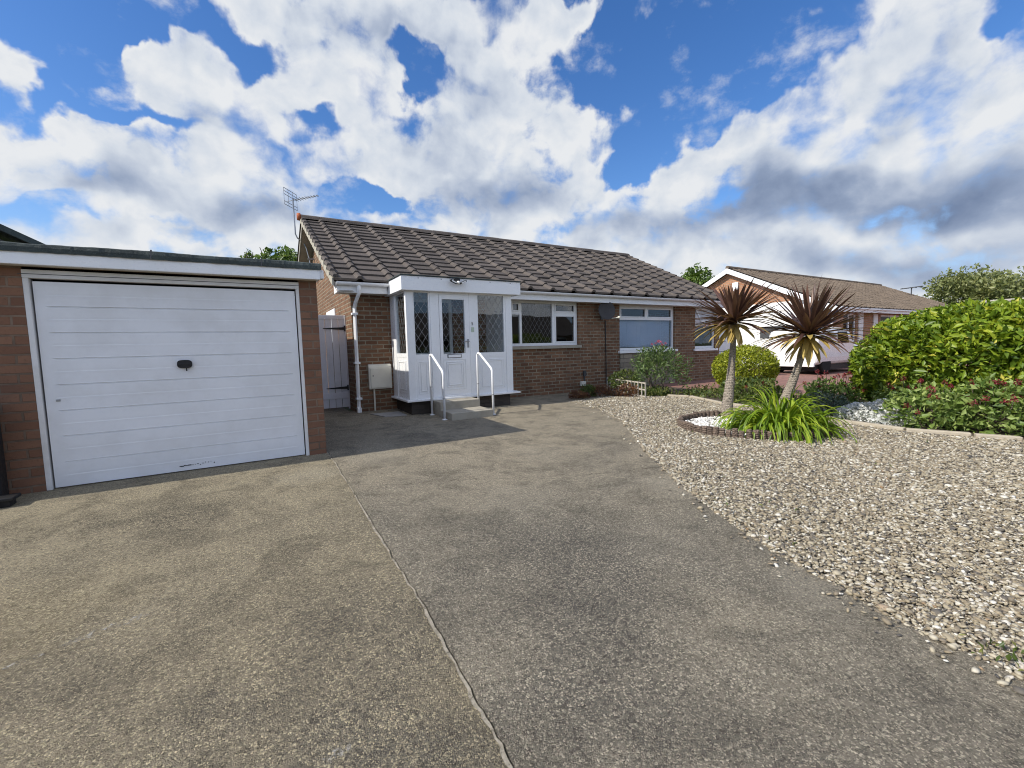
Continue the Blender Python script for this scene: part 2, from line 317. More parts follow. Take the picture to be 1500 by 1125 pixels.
GLASS = glassm('window_glass', (.84, .87, .89)); CGLASS = glassm('car_glass', (.12, .13, .14))
def leafm(name, stops, rough=.42, trans=.35, spec=.4):
    m = bpy.data.materials.new(name); m.use_nodes = True; t = NT(m.node_tree); b = t.n['Principled BSDF']; o = t.n['Material Output']
    a = t.new('ShaderNodeAttribute', attribute_name='rnd').outputs['Fac']
    c = t.ramp(a, stops); n = t.noise(wpos(t), 22, 3); c = t.mix(t.math('MULTIPLY', t.maprange(n, .4, .7), .3), c, t.mix(1, c, (.55, .6, .5), 'MULTIPLY'))
    t.put(b.inputs['Base Color'], c); b.inputs['Roughness'].default_value = rough; b.inputs['Specular IOR Level'].default_value = spec
    tr = t.new('ShaderNodeBsdfTranslucent'); t.put(tr.inputs[0], t.mix(1, c, (1.25, 1.2, .7), 'MULTIPLY'))
    mx = t.new('ShaderNodeMixShader'); mx.inputs[0].default_value = trans
    t.l.new(b.outputs[0], mx.inputs[1]); t.l.new(tr.outputs[0], mx.inputs[2]); t.l.new(mx.outputs[0], o.inputs[0]); return m
L_HEDGE = leafm('spotted_laurel_leaf', [(0, (.06, .11, .012)), (.35, (.16, .25, .02)), (.7, (.30, .38, .03)), (.93, (.46, .48, .06)), (1, (.72, .64, .12))])
L_GOLD = leafm('golden_shrub_leaf', [(0, (.13, .17, .015)), (.5, (.32, .36, .03)), (1, (.55, .55, .06))])
L_GREEN = leafm('shrub_leaf', [(0, (.05, .09, .03)), (.5, (.12, .19, .06)), (1, (.27, .34, .14))])
L_DARK = leafm('valerian_leaf', [(0, (.08, .14, .03)), (.5, (.22, .31, .075)), (1, (.42, .49, .17))])
L_LOW = leafm('ground_cover_leaf', [(0, (.05, .08, .02)), (.5, (.11, .16, .035)), (1, (.24, .24, .08))])
L_GREY = leafm('silver_foliage', [(0, (.12, .16, .13)), (.5, (.26, .31, .27)), (1, (.50, .54, .50))])
L_SILV = leafm('dull_silver_leaf', [(0, (.05, .075, .045)), (.5, (.12, .16, .11)), (1, (.30, .34, .28))], .6, .12)
L_LILY = leafm('daylily_leaf', [(0, (.07, .13, .012)), (.5, (.20, .31, .02)), (1, (.46, .53, .06))], .38, .35)
L_PALM = leafm('cordyline_leaf', [(0, (.065, .032, .028)), (.4, (.125, .066, .050)), (.7, (.21, .125, .082)), (.8, (.24, .17, .07)), (.9, (.45, .33, .10)), (1, (.55, .42, .15))], .4, .22)
L_SEDUM = leafm('bronze_sedum_leaf', [(0, (.07, .03, .02)), (.5, (.20, .09, .045)), (.85, (.30, .16, .07)), (1, (.30, .27, .09))])
L_TREE = leafm('pale_tree_leaf', [(0, (.12, .15, .06)), (.5, (.21, .24, .09)), (1, (.33, .34, .14))])
L_TREE2 = leafm('fresh_tree_leaf', [(0, (.05, .09, .02)), (.5, (.10, .17, .035)), (1, (.2, .28, .06))])
L_RED = leafm('crimson_flower', [(0, (.12, .015, .02)), (.6, (.28, .035, .045)), (1, (.42, .09, .10))])
L_PINK = leafm('pink_flower', [(0, (.4, .06, .12)), (1, (.6, .18, .25))])
L_WHITE = leafm('white_flower', [(0, (.65, .66, .66)), (1, (.84, .84, .84))], .6, .15)
def barkm(name, c1, c2, sc=60):
    m, t, b = mat(name); p = wpos(t)
    mp = t.new('ShaderNodeMapping'); t.put(mp.inputs[0], p); mp.inputs['Scale'].default_value = (1, 1, 1.8)
    n = t.vor(mp.outputs[0], sc, out='Distance'); n2 = t.noise(p, 12, 5, .7)
    c = t.mix(t.maprange(n, .1, .7), c1, c2); c = t.mix(t.math('MULTIPLY', t.maprange(n2, .45, .7), .5), c, tuple(x*.5 for x in c1))
    t.put(b.inputs['Base Color'], c); b.inputs['Roughness'].default_value = .95; wvn = t.new('ShaderNodeTexWave', wave_type='BANDS', bands_direction='Z'); t.put(wvn.inputs['Vector'], p); wvn.inputs['Scale'].default_value = 12; wvn.inputs['Distortion'].default_value = 3; wvn.inputs['Detail'].default_value = 3
    bump(t, b, t.math('ADD', t.math('SUBTRACT', n2, n), t.math('MULTIPLY', wvn.outputs['Fac'], .5)), .014, 1); return m
BARK = barkm('palm_bark', (.22, .185, .145), (.36, .31, .25), 55); BARK2 = barkm('tree_bark', (.08, .06, .045), (.15, .12, .09), 20)
LOG = barkm('log_roll_timber', (.09, .065, .05), (.19, .14, .105), 40)

# ------------------------------------------------------------------ mesh helpers
class MB:
    def __init__(s): s.v = []; s.f = []; s.a = []; s.rnd = 0.5
    def add(s, vs, fs):
        o = len(s.v); s.v += [tuple(map(float, v)) for v in vs]; s.f += [tuple(o+i for i in f) for f in fs]; s.a += [s.rnd]*len(vs); return s
    def box(s, a, b):
        x0, y0, z0 = a; x1, y1, z1 = b
        v = [(x0,y0,z0),(x1,y0,z0),(x1,y1,z0),(x0,y1,z0),(x0,y0,z1),(x1,y0,z1),(x1,y1,z1),(x0,y1,z1)]
        return s.add(v, [(0,3,2,1),(4,5,6,7),(0,1,5,4),(1,2,6,5),(2,3,7,6),(3,0,4,7)])
    def prism(s, pts, axis, a, b):
        """polygon (2-D) extruded along an axis: x -> pts are (y,z), y -> (x,z), z -> (x,y)"""
        n = len(pts)
        def P(q, t): return {'x': (t, q[0], q[1]), 'y': (q[0], t, q[1]), 'z': (q[0], q[1], t)}[axis]
        return s.add([P(q, a) for q in pts]+[P(q, b) for q in pts], [tuple(range(n))[::-1], tuple(range(n, 2*n))]+[(i, (i+1) % n, n+(i+1) % n, n+i) for i in range(n)])
    def tube(s, pts, r, n=8, cap=True):
        pts = [Vector(p) for p in pts]; rs = r if isinstance(r, (list, tuple)) else [r]*len(pts)
        vs = []; prev = None
        for i, p in enumerate(pts):
            t = (pts[min(i+1, len(pts)-1)]-pts[max(i-1, 0)]).normalized()
            if prev is None: prev = Vector((0, 0, 1)) if abs(t.z) < .9 else Vector((1, 0, 0))
            u = (prev - t*prev.dot(t)).normalized(); v = t.cross(u); prev = u
            vs += [p+(u*math.cos(2*math.pi*k/n)+v*math.sin(2*math.pi*k/n))*rs[i] for k in range(n)]
        fs = [(i*n+k, i*n+(k+1) % n, (i+1)*n+(k+1) % n, (i+1)*n+k) for i in range(len(pts)-1) for k in range(n)]
        if cap: fs += [tuple(range(n))[::-1], tuple((len(pts)-1)*n+k for k in range(n))]
        return s.add(vs, fs)
    def bar(s, a, b, w, h):
        a, b = Vector(a), Vector(b); t = (b-a).normalized(); ref = Vector((0, 0, 1)) if abs(t.z) < .95 else Vector((0, 1, 0))
        u = t.cross(ref).normalized(); v = u.cross(t)
        q = [(-w/2,-h/2),(w/2,-h/2),(w/2,h/2),(-w/2,h/2)]
        return s.add([a+u*x+v*y for x, y in q]+[b+u*x+v*y for x, y in q], [(3,2,1,0),(4,5,6,7),(0,1,5,4),(1,2,6,5),(2,3,7,6),(3,0,4,7)])
    def lathe(s, prof, c, n=20, axis='z', closed=True):
        vs = []
        for r, h in prof:
            for k in range(n):
                x, y = r*math.cos(2*math.pi*k/n), r*math.sin(2*math.pi*k/n)
                vs.append({'z': (c[0]+x, c[1]+y, c[2]+h), 'y': (c[0]+x, c[1]+h, c[2]+y), 'x': (c[0]+h, c[1]+x, c[2]+y)}[axis])
        fs = [(i*n+k, i*n+(k+1) % n, (i+1)*n+(k+1) % n, (i+1)*n+k) for i in range(len(prof)-1) for k in range(n)]
        if closed: fs += [tuple(range(n))[::-1], tuple((len(prof)-1)*n+k for k in range(n))]
        return s.add(vs, fs)
ORG = {}
def tag(o, label=None, cat=None, group=None, kind=None):
    for k, v in (('label', label), ('category', cat), ('group', group), ('kind', kind)):
        if v: o[k] = v
    return o
def thing(name, loc, label, cat, group=None):
    o = bpy.data.objects.new(name, None); COL.objects.link(o); o.location = loc; o.empty_display_size = .2
    ORG[o.name] = Vector(loc); return tag(o, label, cat, group)
def link(name, me, m, parent=None, loc=(0, 0, 0)):
    o = bpy.data.objects.new(name, me); COL.objects.link(o)
    me.materials.append(m)
    if parent is not None: o.parent = parent; ORG[o.name] = ORG[parent.name]
    else: o.location = loc; ORG[o.name] = Vector(loc)
    return o
def build(name, mb, m, parent=None, bevel=0, smooth=False, loc=None):
    """world-space MeshBuilder -> one object; vertices are stored relative to the parent's base"""
    org = ORG[parent.name] if parent is not None else Vector(loc if loc else (0, 0, 0))
    me = bpy.data.meshes.new(name)
    me.from_pydata([tuple(Vector(v)-org) for v in mb.v], [], mb.f); me.update()
    at = me.attributes.new('rnd', 'FLOAT', 'POINT'); at.data.foreach_set('value', np.array(mb.a, np.float32))
    import bmesh as bm_; b = bm_.new(); b.from_mesh(me); bm_.ops.recalc_face_normals(b, faces=b.faces); b.to_mesh(me); b.free()
    if smooth: me.polygons.foreach_set('use_smooth', [True]*len(me.polygons))
    o = link(name, me, m, parent, org if parent is None else (0, 0, 0))
    if bevel:
        bv = o.modifiers.new('bevel', 'BEVEL'); bv.width = bevel; bv.segments = 2; bv.limit_method = 'ANGLE'; bv.angle_limit = R(40)
    return o
def npmesh(name, V, F, rnd, m, parent=None, loc=(0, 0, 0), smooth=False):
    """numpy vertices (n,3) and equal-sized faces (k,c)"""
    org = np.array(ORG[parent.name] if parent is not None else loc)
    V = (np.asarray(V, float)-org).astype(np.float32); F = np.asarray(F, np.int32); k, c = F.shape
    me = bpy.data.meshes.new(name); me.vertices.add(len(V)); me.vertices.foreach_set('co', V.ravel())
    me.loops.add(k*c); me.loops.foreach_set('vertex_index', F.ravel())
    me.polygons.add(k); me.polygons.foreach_set('loop_start', np.arange(0, k*c, c, dtype=np.int32)); me.polygons.foreach_set('loop_total', np.full(k, c, np.int32))
    if smooth: me.polygons.foreach_set('use_smooth', np.ones(k, bool))
    me.update(calc_edges=True); me.validate()
    at = me.attributes.new('rnd', 'FLOAT', 'POINT'); at.data.foreach_set('value', np.asarray(rnd, np.float32))
    return link(name, me, m, parent, tuple(org) if parent is None else (0, 0, 0))
def G(y): return .02*min(y, 12)

# ------------------------------------------------------------------ ground, drive, gravel
def sheet(name, polys, m, dz=0, kind='structure', thick=0, step=None):
    mb = MB()
    for poly in polys:
        n = len(poly)
        v = [(x, y, G(y)+dz) for x, y in poly]
        if thick:
            v2 = [(x, y, G(y)+dz-thick) for x, y in poly]
            mb.add(v+v2, [tuple(range(n))]+[(i, n+i, n+(i+1) % n, (i+1) % n) for i in range(n)])
        else: mb.add(v, [tuple(range(n))])
    return tag(build(name, mb, m), kind=kind)
gm = MB()
YS = [-400, -30, -12, -6, 12, 40, 900]
for y0, y1 in zip(YS, YS[1:]): gm.add([(-600, y0, G(max(y0, -12))-.03), (900, y0, G(max(y0, -12))-.03), (900, y1, G(max(y1, -12))-.03), (-600, y1, G(max(y1, -12))-.03)], [(0, 1, 2, 3)])
tag(build('ground', gm, GRASS), kind='structure')
EDGE = [(2.5, -6), (2.5, .2), (2.518, .389), (2.524, .567), (2.542, .783), (2.639, 1.048), (2.73, 1.416), (2.963, 1.936), (3.295, 2.557), (3.895, 3.494), (4.5, 4.3), (5.073, 5.072), (5.611, 6.192), (5.8, 6.9), (5.86, 7.36)]
SEAM = [(.60, -6), (.62, .4), (.636, 1.11), (.652, 1.468), (.681, 2.099), (.694, 2.961), (.74, 5.005), (.75, 6.1)]
def wig(pts, amp, n=14):
    out = []
    for (a, b), (c, d_) in zip(pts, pts[1:]):
        for k in range(n):
            t = k/n; out.append((a+(c-a)*t+(random.random()-.5)*amp, b+(d_-b)*t))
    return out+[pts[-1]]
SW = wig(SEAM, .014, 12)
sheet('driveway', [[(-9, -6)]+[(x-.006, y) for x, y in SW]+[(.75, 6.2), (-9, 6.2)]], CONL, 0, thick=.08)
EW = wig(EDGE[1:], .02, 8)
sheet('driveway', [[(.612, -6)]+[(2.5, -6)]+EW+[(5.9, 8.75), (.74, 8.75), (.74, 6.15)]+[(x+.004, y) for x, y in SW[::-1]]], CONR, .006, thick=.08)
sheet('path', [[(.7, 8.75), (5.9, 8.75), (5.9, 7.45), (8.0, 7.9), (8.0, 8.76), (7.9, 9), (1.6, 9), (1.6, 16), (.7, 16)]], CONR, -.012, thick=.05)
sheet('paving_slab', [[(1.83, 8.25), (1.98, 7.78), (2.36, 7.72), (2.36, 8.2)]], SLAB, .02, thick=.04)
sheet('paved_drive', [[(9.7, 8.8), (9.9, 5.0), (11.2, 3.6), (14.5, 1.5), (40, -12), (40, 8.8), (19.9, 8.8), (19.9, 16), (12.3, 16), (12.3, 8.8)]], PAVE, -.004, thick=.02)
BORDER = [(7.3, 8.0), (7.45, 7.1), (8.1, 6.7), (8.35, 6.3), (8.0, 5.28), (8.05, 4.4), (8.07, 3.7), (7.77, 3.17), (7.73, 2.34), (8.0, 1.74), (8.22, 1.36), (9.2, -.5), (12, -4)]
sheet('flower_bed', [BORDER[::-1]+[(7.3, 8.66), (9.7, 8.66), (9.9, 5.0), (11.2, 3.6), (14.5, 1.2), (20, -4)][:]], SOIL, .0, thick=.03)
GRAV = [(x-.02, y) for x, y in EDGE]+[(6.4, 7.45), (7.1, 7.5)]+BORDER[1:]+[(12, -6)]
sheet('gravel_bed', [GRAV], STONEB, -.012)
sheet('street', [[(-60, -12), (80, -12), (80, -6.05), (-60, -6.05)]], DGREY, .02)

def inpoly(X, Y, poly):
    r = np.zeros(len(X), bool); n = len(poly)
    for i in range(n):
        (x0, y0), (x1, y1) = poly[i], poly[(i+1) % n]
        c = ((y0 > Y) != (y1 > Y)) & (X < (x1-x0)*(Y-y0)/(y1-y0+1e-12)+x0); r ^= c
    return r
def ico():
    p = (1+5**.5)/2; V = np.array([(-1,p,0),(1,p,0),(-1,-p,0),(1,-p,0),(0,-1,p),(0,1,p),(0,-1,-p),(0,1,-p),(p,0,-1),(p,0,1),(-p,0,-1),(-p,0,1)], float); V /= np.linalg.norm(V[0])
    F = np.array([(0,11,5),(0,5,1),(0,1,7),(0,7,10),(0,10,11),(1,5,9),(5,11,4),(11,10,2),(10,7,6),(7,1,8),(3,9,4),(3,4,2),(3,2,6),(3,6,8),(3,8,9),(4,9,5),(2,4,11),(6,2,10),(8,6,7),(9,8,1)]); return V, F
IV, IF = ico()
def stones(name, X, Y, size, m, base=0, flat=.55, rnd=None):
    n = len(X); sc = size[:, None]*np.stack([rng.uniform(.8, 1.4, n), rng.uniform(.6, 1., n), rng.uniform(.28, .62, n)*flat/.55], 1)*.5
    V = IV[None]*(1+rng.uniform(-.22, .22, (n, 12, 1)))*sc[:, None]
    a = rng.uniform(0, 6.283, n); tl = rng.normal(0, .35, n)
    c, s_ = np.cos(tl)[:, None], np.sin(tl)[:, None]; x, y, z = V[..., 0], V[..., 1], V[..., 2]
    x, z = x*c-z*s_, x*s_+z*c; c, s_ = np.cos(a)[:, None], np.sin(a)[:, None]; x, y = x*c-y*s_, x*s_+y*c
    gz = .02*np.minimum(Y, 12)
    V = np.stack([x+X[:, None], y+Y[:, None], z+(gz+base+rng.uniform(-.004, .012, n))[:, None]], -1).reshape(-1, 3)
    F = (IF[None]+12*np.arange(n)[:, None, None]).reshape(-1, 3)
    if rnd is None: rnd = rng.random(n)
    return npmesh(name, V, F, np.repeat(rnd, 12), m, smooth=False)
BC, BRX, BRY, BROT = (6.28, 3.68), 1.0, .80, R(-35)
def inbed(X, Y, k=1.0):
    dx, dy = X-BC[0], Y-BC[1]; c, s_ = math.cos(BROT), math.sin(BROT); u, v = dx*c+dy*s_, -dx*s_+dy*c
    return (u/(BRX*k))**2+(v/(BRY*k))**2 < 1
N = 560000
X = rng.uniform(2.4, 10, N); Y = rng.uniform(-.8, 8, N)
k = inpoly(X, Y, GRAV) & ~inbed(X, Y, 1.02)
dd = np.hypot(X, Y); keep = k & (rng.random(N) < np.clip(1.25-dd*.09, .5, 1))
X, Y = X[keep], Y[keep]; patch = .5+.5*np.sin(X*2.1+np.sin(Y*1.7)*1.5)*np.sin(Y*1.9+1)
rn = np.clip(rng.beta(1.6, 1.3, len(X))*.98+.07*(patch-.5), 0, 1)
tag(stones('gravel', X, Y, rng.gamma(4.6, .0034, len(X))*(1+.045*np.hypot(X, Y)), STONE, .002, rnd=rn), 'cream, tan and grey stone gravel filling the front garden beside the drive', 'gravel', kind='stuff')
n = 260; t_ = rng.integers(0, len(EW)-1, n); ex = np.array(EW)[t_]
tag(stones('stray_gravel', ex[:, 0]-np.abs(rng.normal(0, .10, n)), ex[:, 1]+rng.normal(0, .1, n), rng.gamma(6, .0035, n), STONE, .012), 'loose stones and crumbs strayed from the gravel onto the concrete drive edge', 'gravel', kind='stuff')
n = 9000; X = rng.uniform(5, 7.6, n); Y = rng.uniform(2.5, 4.9, n); k = inbed(X, Y, .95)
tag(stones('white_chippings', X[k], Y[k], rng.gamma(7, .0045, k.sum()), WST, .03), 'white marble chippings inside the round palm bed', 'gravel', kind='stuff')
# mortar line and crumbs in the drive's joint
mj = MB(); gd_ = MB(); wv = []
for i in range(len(SW)): wv.append(.5*(wv[-1] if wv else .5)+.5*random.random())
for i in range(len(SW)-1):
    (x0, y0), (x1, y1) = SW[i], SW[i+1]; a0, a1 = .018*wv[i]+.001, .018*wv[i+1]+.001
    mj.add([(x0-.006-a0, y0, G(y0)+.0085), (x0-.004, y0, G(y0)+.009), (x1-.004, y1, G(y1)+.009), (x1-.006-a1, y1, G(y1)+.0085)], [(0, 1, 2, 3)])
def jointm():
    m, t, b = mat('crumbling_joint_mortar'); p = wpos(t); n = t.noise(p, 30, 6, .75); n2 = t.noise(p, 4, 3, .6)
    t.put(b.inputs['Base Color'], t.mix(t.maprange(n, .35, .65), (.20, .175, .13), (.37, .33, .26))); b.inputs['Roughness'].default_value = .95
    t.put(b.inputs['Alpha'], t.maprange(t.math('ADD', n, t.math('MULTIPLY', n2, .8)), .74, .86)); bump(t, b, n, .01, 1); return m
tag(build('joint_mortar', mj, jointm()), kind='structure')
ck = MB(); cp = [(.78, 4.25), (1.1, 4.02), (1.52, 3.89), (2.0, 3.66), (2.6, 3.36), (3.1, 3.18), (3.6, 3.05)]; cp = [(x, y+(random.random()-.5)*.05) for x, y in wig(cp, .03, 10)]
for (x0, y0), (x1, y1) in zip(cp, cp[1:]):
    k0 = random.uniform(.001, .0035); ck.add([(x0, y0-k0, G(y0)+.0095), (x1, y1-k0, G(y1)+.0095), (x1, y1+k0, G(y1)+.0095), (x0, y0+k0, G(y0)+.0095)], [(0, 1, 2, 3)])
tag(build('drive_crack', ck, paint('crack_dirt', (.07, .06, .05), .95, .1, .5, 20)), kind='structure')
ms = MB()
def smear(cx, cy, l, wd, ang, n=9):
    pts = []
    for k in range(2*n):
        a = math.pi*2*k/(2*n); r = 1+.3*(random.random()-.5); x, y = l*r*math.cos(a), wd*r*math.sin(a)
        pts.append((cx+x*math.cos(ang)-y*math.sin(ang), cy+x*math.sin(ang)+y*math.cos(ang)))
    ms.add([(x, y, G(y)+.004) for x, y in pts], [tuple(range(2*n))])
def stainm():
    m, t, b = mat('pale_scrape'); p = wpos(t); n = t.noise(p, 45, 6, .75)
    t.put(b.inputs['Base Color'], (.40, .38, .33, 1)); b.inputs['Roughness'].default_value = .95
    t.put(b.inputs['Alpha'], t.math('MULTIPLY', t.maprange(n, .48, .66), .75)); return m
smear(-.66, 2.72, .17, .034, .35); smear(.16, 1.46, .045, .035, .3); smear(-.93, 2.62, .07, .02, .3); smear(1.45, 2.2, .12, .015, -.3); smear(2.55, 2.7, .09, .01, -.4)
tag(build('scrape_marks', ms, stainm()), kind='structure')

# ------------------------------------------------------------------ walls, windows
def wall_xz(mb, x0, x1, z0, z1, y, thick, holes):
    """front wall in a plane y (outer face), holes (xa,xb,za,zb)"""
    xs = sorted({x0, x1, *[h[0] for h in holes], *[h[1] for h in holes]}); zs = sorted({z0, z1, *[h[2] for h in holes], *[h[3] for h in holes]})
    for a, b in zip(xs, xs[1:]):
        for c, d_ in zip(zs, zs[1:]):
            if any(h[0] <= a and b <= h[1] and h[2] <= c and d_ <= h[3] for h in holes): continue
            mb.add([(a, y, c), (b, y, c), (b, y, d_), (a, y, d_)], [(0, 1, 2, 3)]); mb.add([(a, y+thick, c), (b, y+thick, c), (b, y+thick, d_), (a, y+thick, d_)], [(3, 2, 1, 0)])
    for a, b, c, d_ in holes:
        mb.add([(a, y, c), (a, y+thick, c), (a, y+thick, d_), (a, y, d_)], [(0, 1, 2, 3)]); mb.add([(b, y, c), (b, y+thick, c), (b, y+thick, d_), (b, y, d_)], [(3, 2, 1, 0)])
        mb.add([(a, y, c), (b, y, c), (b, y+thick, c), (a, y+thick, c)], [(0, 1, 2, 3)]); mb.add([(a, y, d_), (b, y, d_), (b, y+thick, d_), (a, y+thick, d_)], [(3, 2, 1, 0)])
def window(parent, x0, x1, z0, z1, y, panes, fw_=.055, lead=None, axis='y', leadm=None, name='window', leadw=.006):
    """panes: list of (xa,xb,za,zb,opener) in 0..1; frame bars fill between"""
    mp = (lambda x, yy, z: (x, yy, z)) if axis == 'y' else (lambda x, yy, z: (yy, x, z))
    def bx(mb, a, b): p, q = mp(*a), mp(*b); mb.box(tuple(map(min, p, q)), tuple(map(max, p, q)))
    sg = 1 if axis == 'y' else 1
    fr = MB(); W_, H_ = x1-x0, z1-z0
    holes = [(x0+a*W_, x0+b*W_, z0+c*H_, z0+d_*H_) for a, b, c, d_ in [pn_[:4] for pn_ in panes]]
    xs = sorted({x0, x1, *[h[0] for h in holes], *[h[1] for h in holes]}); zs = sorted({z0, z1, *[h[2] for h in holes], *[h[3] for h in holes]})
    q = MB()
    def quad(a, b, c, d_, yy): fr.add([mp(a, yy, c), mp(b, yy, c), mp(b, yy, d_), mp(a, yy, d_)], [(0, 1, 2, 3)])
    for a, b in zip(xs, xs[1:]):
        for c, d_ in zip(zs, zs[1:]):
            if any(h[0] <= a+1e-6 and b <= h[1]+1e-6 and h[2] <= c+1e-6 and d_ <= h[3]+1e-6 for h in holes): continue
            quad(a, b, c, d_, y); quad(a, b, c, d_, y+.06)
    for a, b, c, d_ in holes+[(x0, x1, z0, z1)]:
        for A, B in (((a, c), (b, c)), ((b, c), (b, d_)), ((b, d_), (a, d_)), ((a, d_), (a, c))):
            fr.add([mp(A[0], y, A[1]), mp(B[0], y, B[1]), mp(B[0], y+.06, B[1]), mp(A[0], y+.06, A[1])], [(0, 1, 2, 3)])
    o = build(name, fr, WHITE, parent)
    gl = MB()
    for a, b, c, d_ in holes: bx(gl, (a-.004, y+.026, c-.004), (b+.004, y+.034, d_+.004))
    for (a, b, c, d_), pn in zip(holes, panes):
        if pn[4]:
            op = MB(); t = .03
            for A, B in (((a, c), (b, c+t)), ((a, d_-t), (b, d_)), ((a, c+t), (a+t, d_-t)), ((b-t, c+t), (b, d_-t))): bx(op, (A[0], y-.012, A[1]), (B[0], y+.02, B[1]))
            build('casement', op, WHITE, o, .003)
    P3 = parent if (parent is not None and parent.parent) else o
    build('pane', gl, GLASS, o)
    if lead:
        lm = MB(); sx, sz = lead
        for (a, b, c, d_), pn in zip(holes, panes):
            if len(pn) > 5 and not pn[5]: continue
            k0 = int(((b-a)/sx+(d_-c)/sz))+2
            for s_ in (1, -1):
                for k in range(-k0, k0+1):
                    # line (x-a)/sx + s*(z-c)/sz = k, clipped to the pane
                    pts = []
                    for xx in (a, b):
                        zz = c+s_*sz*(k-(xx-a)/sx)
                        if c-1e-9 <= zz <= d_+1e-9: pts.append((xx, zz))
                    for zz in (c, d_):
                        xx = a+sx*(k-s_*(zz-c)/sz)
                        if a < xx < b: pts.append((xx, zz))
                    if len(pts) >= 2:
                        p, q_ = pts[0], pts[1]
                        if math.hypot(p[0]-q_[0], p[1]-q_[1]) > .02:
                            yy = y+.024 if s_ > 0 else y+.0225
                            A, B = mp(p[0], yy, p[1]), mp(q_[0], yy, q_[1]); dv = Vector(B)-Vector(A); nrm = Vector(mp(0, 1, 0)); u = dv.cross(nrm).normalized()*leadw/2
                            lm.add([Vector(A)-u, Vector(A)+u, Vector(B)+u, Vector(B)-u], [(0, 1, 2, 3)])
        build('leading', lm, leadm or LEAD, o)
    return o
def tile_roof(parent, x0, x1, ye, ze, yr, zr, ncol, nrow, m, name='roof', roll=.055, thick=.037):
    """interlocking tiles laid from the eave (ye,ze) up to the ridge (yr,zr); each tile its own shell"""
    L = math.hypot(yr-ye, zr-ze); uy, uz = (yr-ye)/L, (zr-ze)/L; ny, nz = -uz*np.sign(uy), abs(uy)
    sx = (x1-x0)/ncol; sv = L/nrow; mb = MB()
    prof = [(0, .0), (.03, .004), (sx*.70, .0), (sx*.74, .004), (sx*.80, roll*.9), (sx*.825, roll), (sx*.895, roll), (sx*.92, roll*.88), (sx*.97, .008)]+[(sx+.012, .006)]
    prof = [(0, .004)]+[(sx*.08, 0)]+prof[2:]
    for j in range(nrow):
        for i in range(ncol):
            mb.rnd = random.random(); jt = random.uniform(-.003, .004); vs = []
            jv = random.uniform(-.008, .008); sk = random.uniform(-.004, .004)
            v0 = j*sv-.012+jv; v1 = (j+1)*sv+.03
            for vv, lift in ((v0, -.004), (v0, thick), (v1, .002)):
                for q, (px, ph) in enumerate(prof):
                    h = ph+lift+jt + (0 if vv == v1 else sk*px/sx)
                    if lift < 0: h = ph*.7+lift
                    vs.append((x0+i*sx+px, ye+uy*vv+ny*h, ze+uz*vv+nz*h))
            n = len(prof)
            mb.add(vs, [(r*n+k, r*n+k+1, (r+1)*n+k+1, (r+1)*n+k) for r in range(2) for k in range(n-1)])
    return build(name, mb, m, parent)

# ------------------------------------------------------------------ garage
gr = thing('brick_garage', (-.5, 5.7, G(5.7)), 'flat roofed brick garage with a wide white up and over door', 'garage')
GY, GZ0 = 5.70, G(5.7)
wl = MB()
wall_xz(wl, -4.6, .724, GZ0-.1, 2.24, GY, .22, [(-1.725, .535, GZ0-.1, 2.16)])
wl.add([(.724, GY, GZ0-.1), (.724, 11.2, GZ0-.1), (.724, 11.2, 2.24), (.724, GY, 2.24)], [(0, 1, 2, 3)])
wl.add([(-4.6, GY, GZ0-.1), (-4.6, 11.2, GZ0-.1), (-4.6, 11.2, 2.24), (-4.6, GY, 2.24)], [(0, 1, 2, 3)])
wl.add([(-4.6, 11.2, GZ0-.1), (.724, 11.2, GZ0-.1), (.724, 11.2, 2.24), (-4.6, 11.2, 2.24)], [(0, 1, 2, 3)])
build('wall', wl, GB, gr)
f = MB(); f.box((-4.75, 5.565, 2.185), (.752, 5.60, 2.312)); build('fascia', f, WHITE, gr, .004)
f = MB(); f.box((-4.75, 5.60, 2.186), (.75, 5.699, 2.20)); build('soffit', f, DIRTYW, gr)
f = MB(); f.box((.720, 5.60, 2.19), (.748, 11.2, 2.31)); build('side_fascia', f, WHITE, gr)
# roof deck with a lumpy felt kerb
rf = MB(); rf.box((-4.78, 5.60, 2.3125), (.76, 11.25, 2.352)); build('roof', rf, FELT, gr)
fk = MB(); nx = 260; ring = []; w0 = w1 = w2 = 0
for i in range(nx+1):
    x = -4.78+5.55*i/nx; w0 = .8*w0+.2*random.uniform(-1, 1); w1 = .6*w1+.4*random.uniform(-1, 1); w2 = .7*w2+.3*random.uniform(-1, 1)
    zt = 2.372+.006*w0+.004*math.sin(x*5.1); yo = 5.552+.007*w1
    ring.append([(x, yo+.006*w2, 2.292+.006*w2), (x, yo-.003, 2.335), (x, yo+.004, zt-.008), (x, yo+.016, zt+.002*w1), (x, 5.70, 2.356)])
vs = [p for r_ in ring for p in r_]; fk.add(vs, [(i*5+k, i*5+k+1, (i+1)*5+k+1, (i+1)*5+k) for i in range(nx) for k in range(4)])
kb = build('felt_kerb', fk, FELT, gr)
for x in (-.78, .16, -1.9):
    fs_ = MB(); fs_.add([(x, 5.538, 2.29), (x+.012, 5.538, 2.29), (x+.02, 5.552, 2.385), (x+.006, 5.552, 2.385)], [(0, 1, 2, 3)]); build('felt_lap', fs_, DGREY, kb)
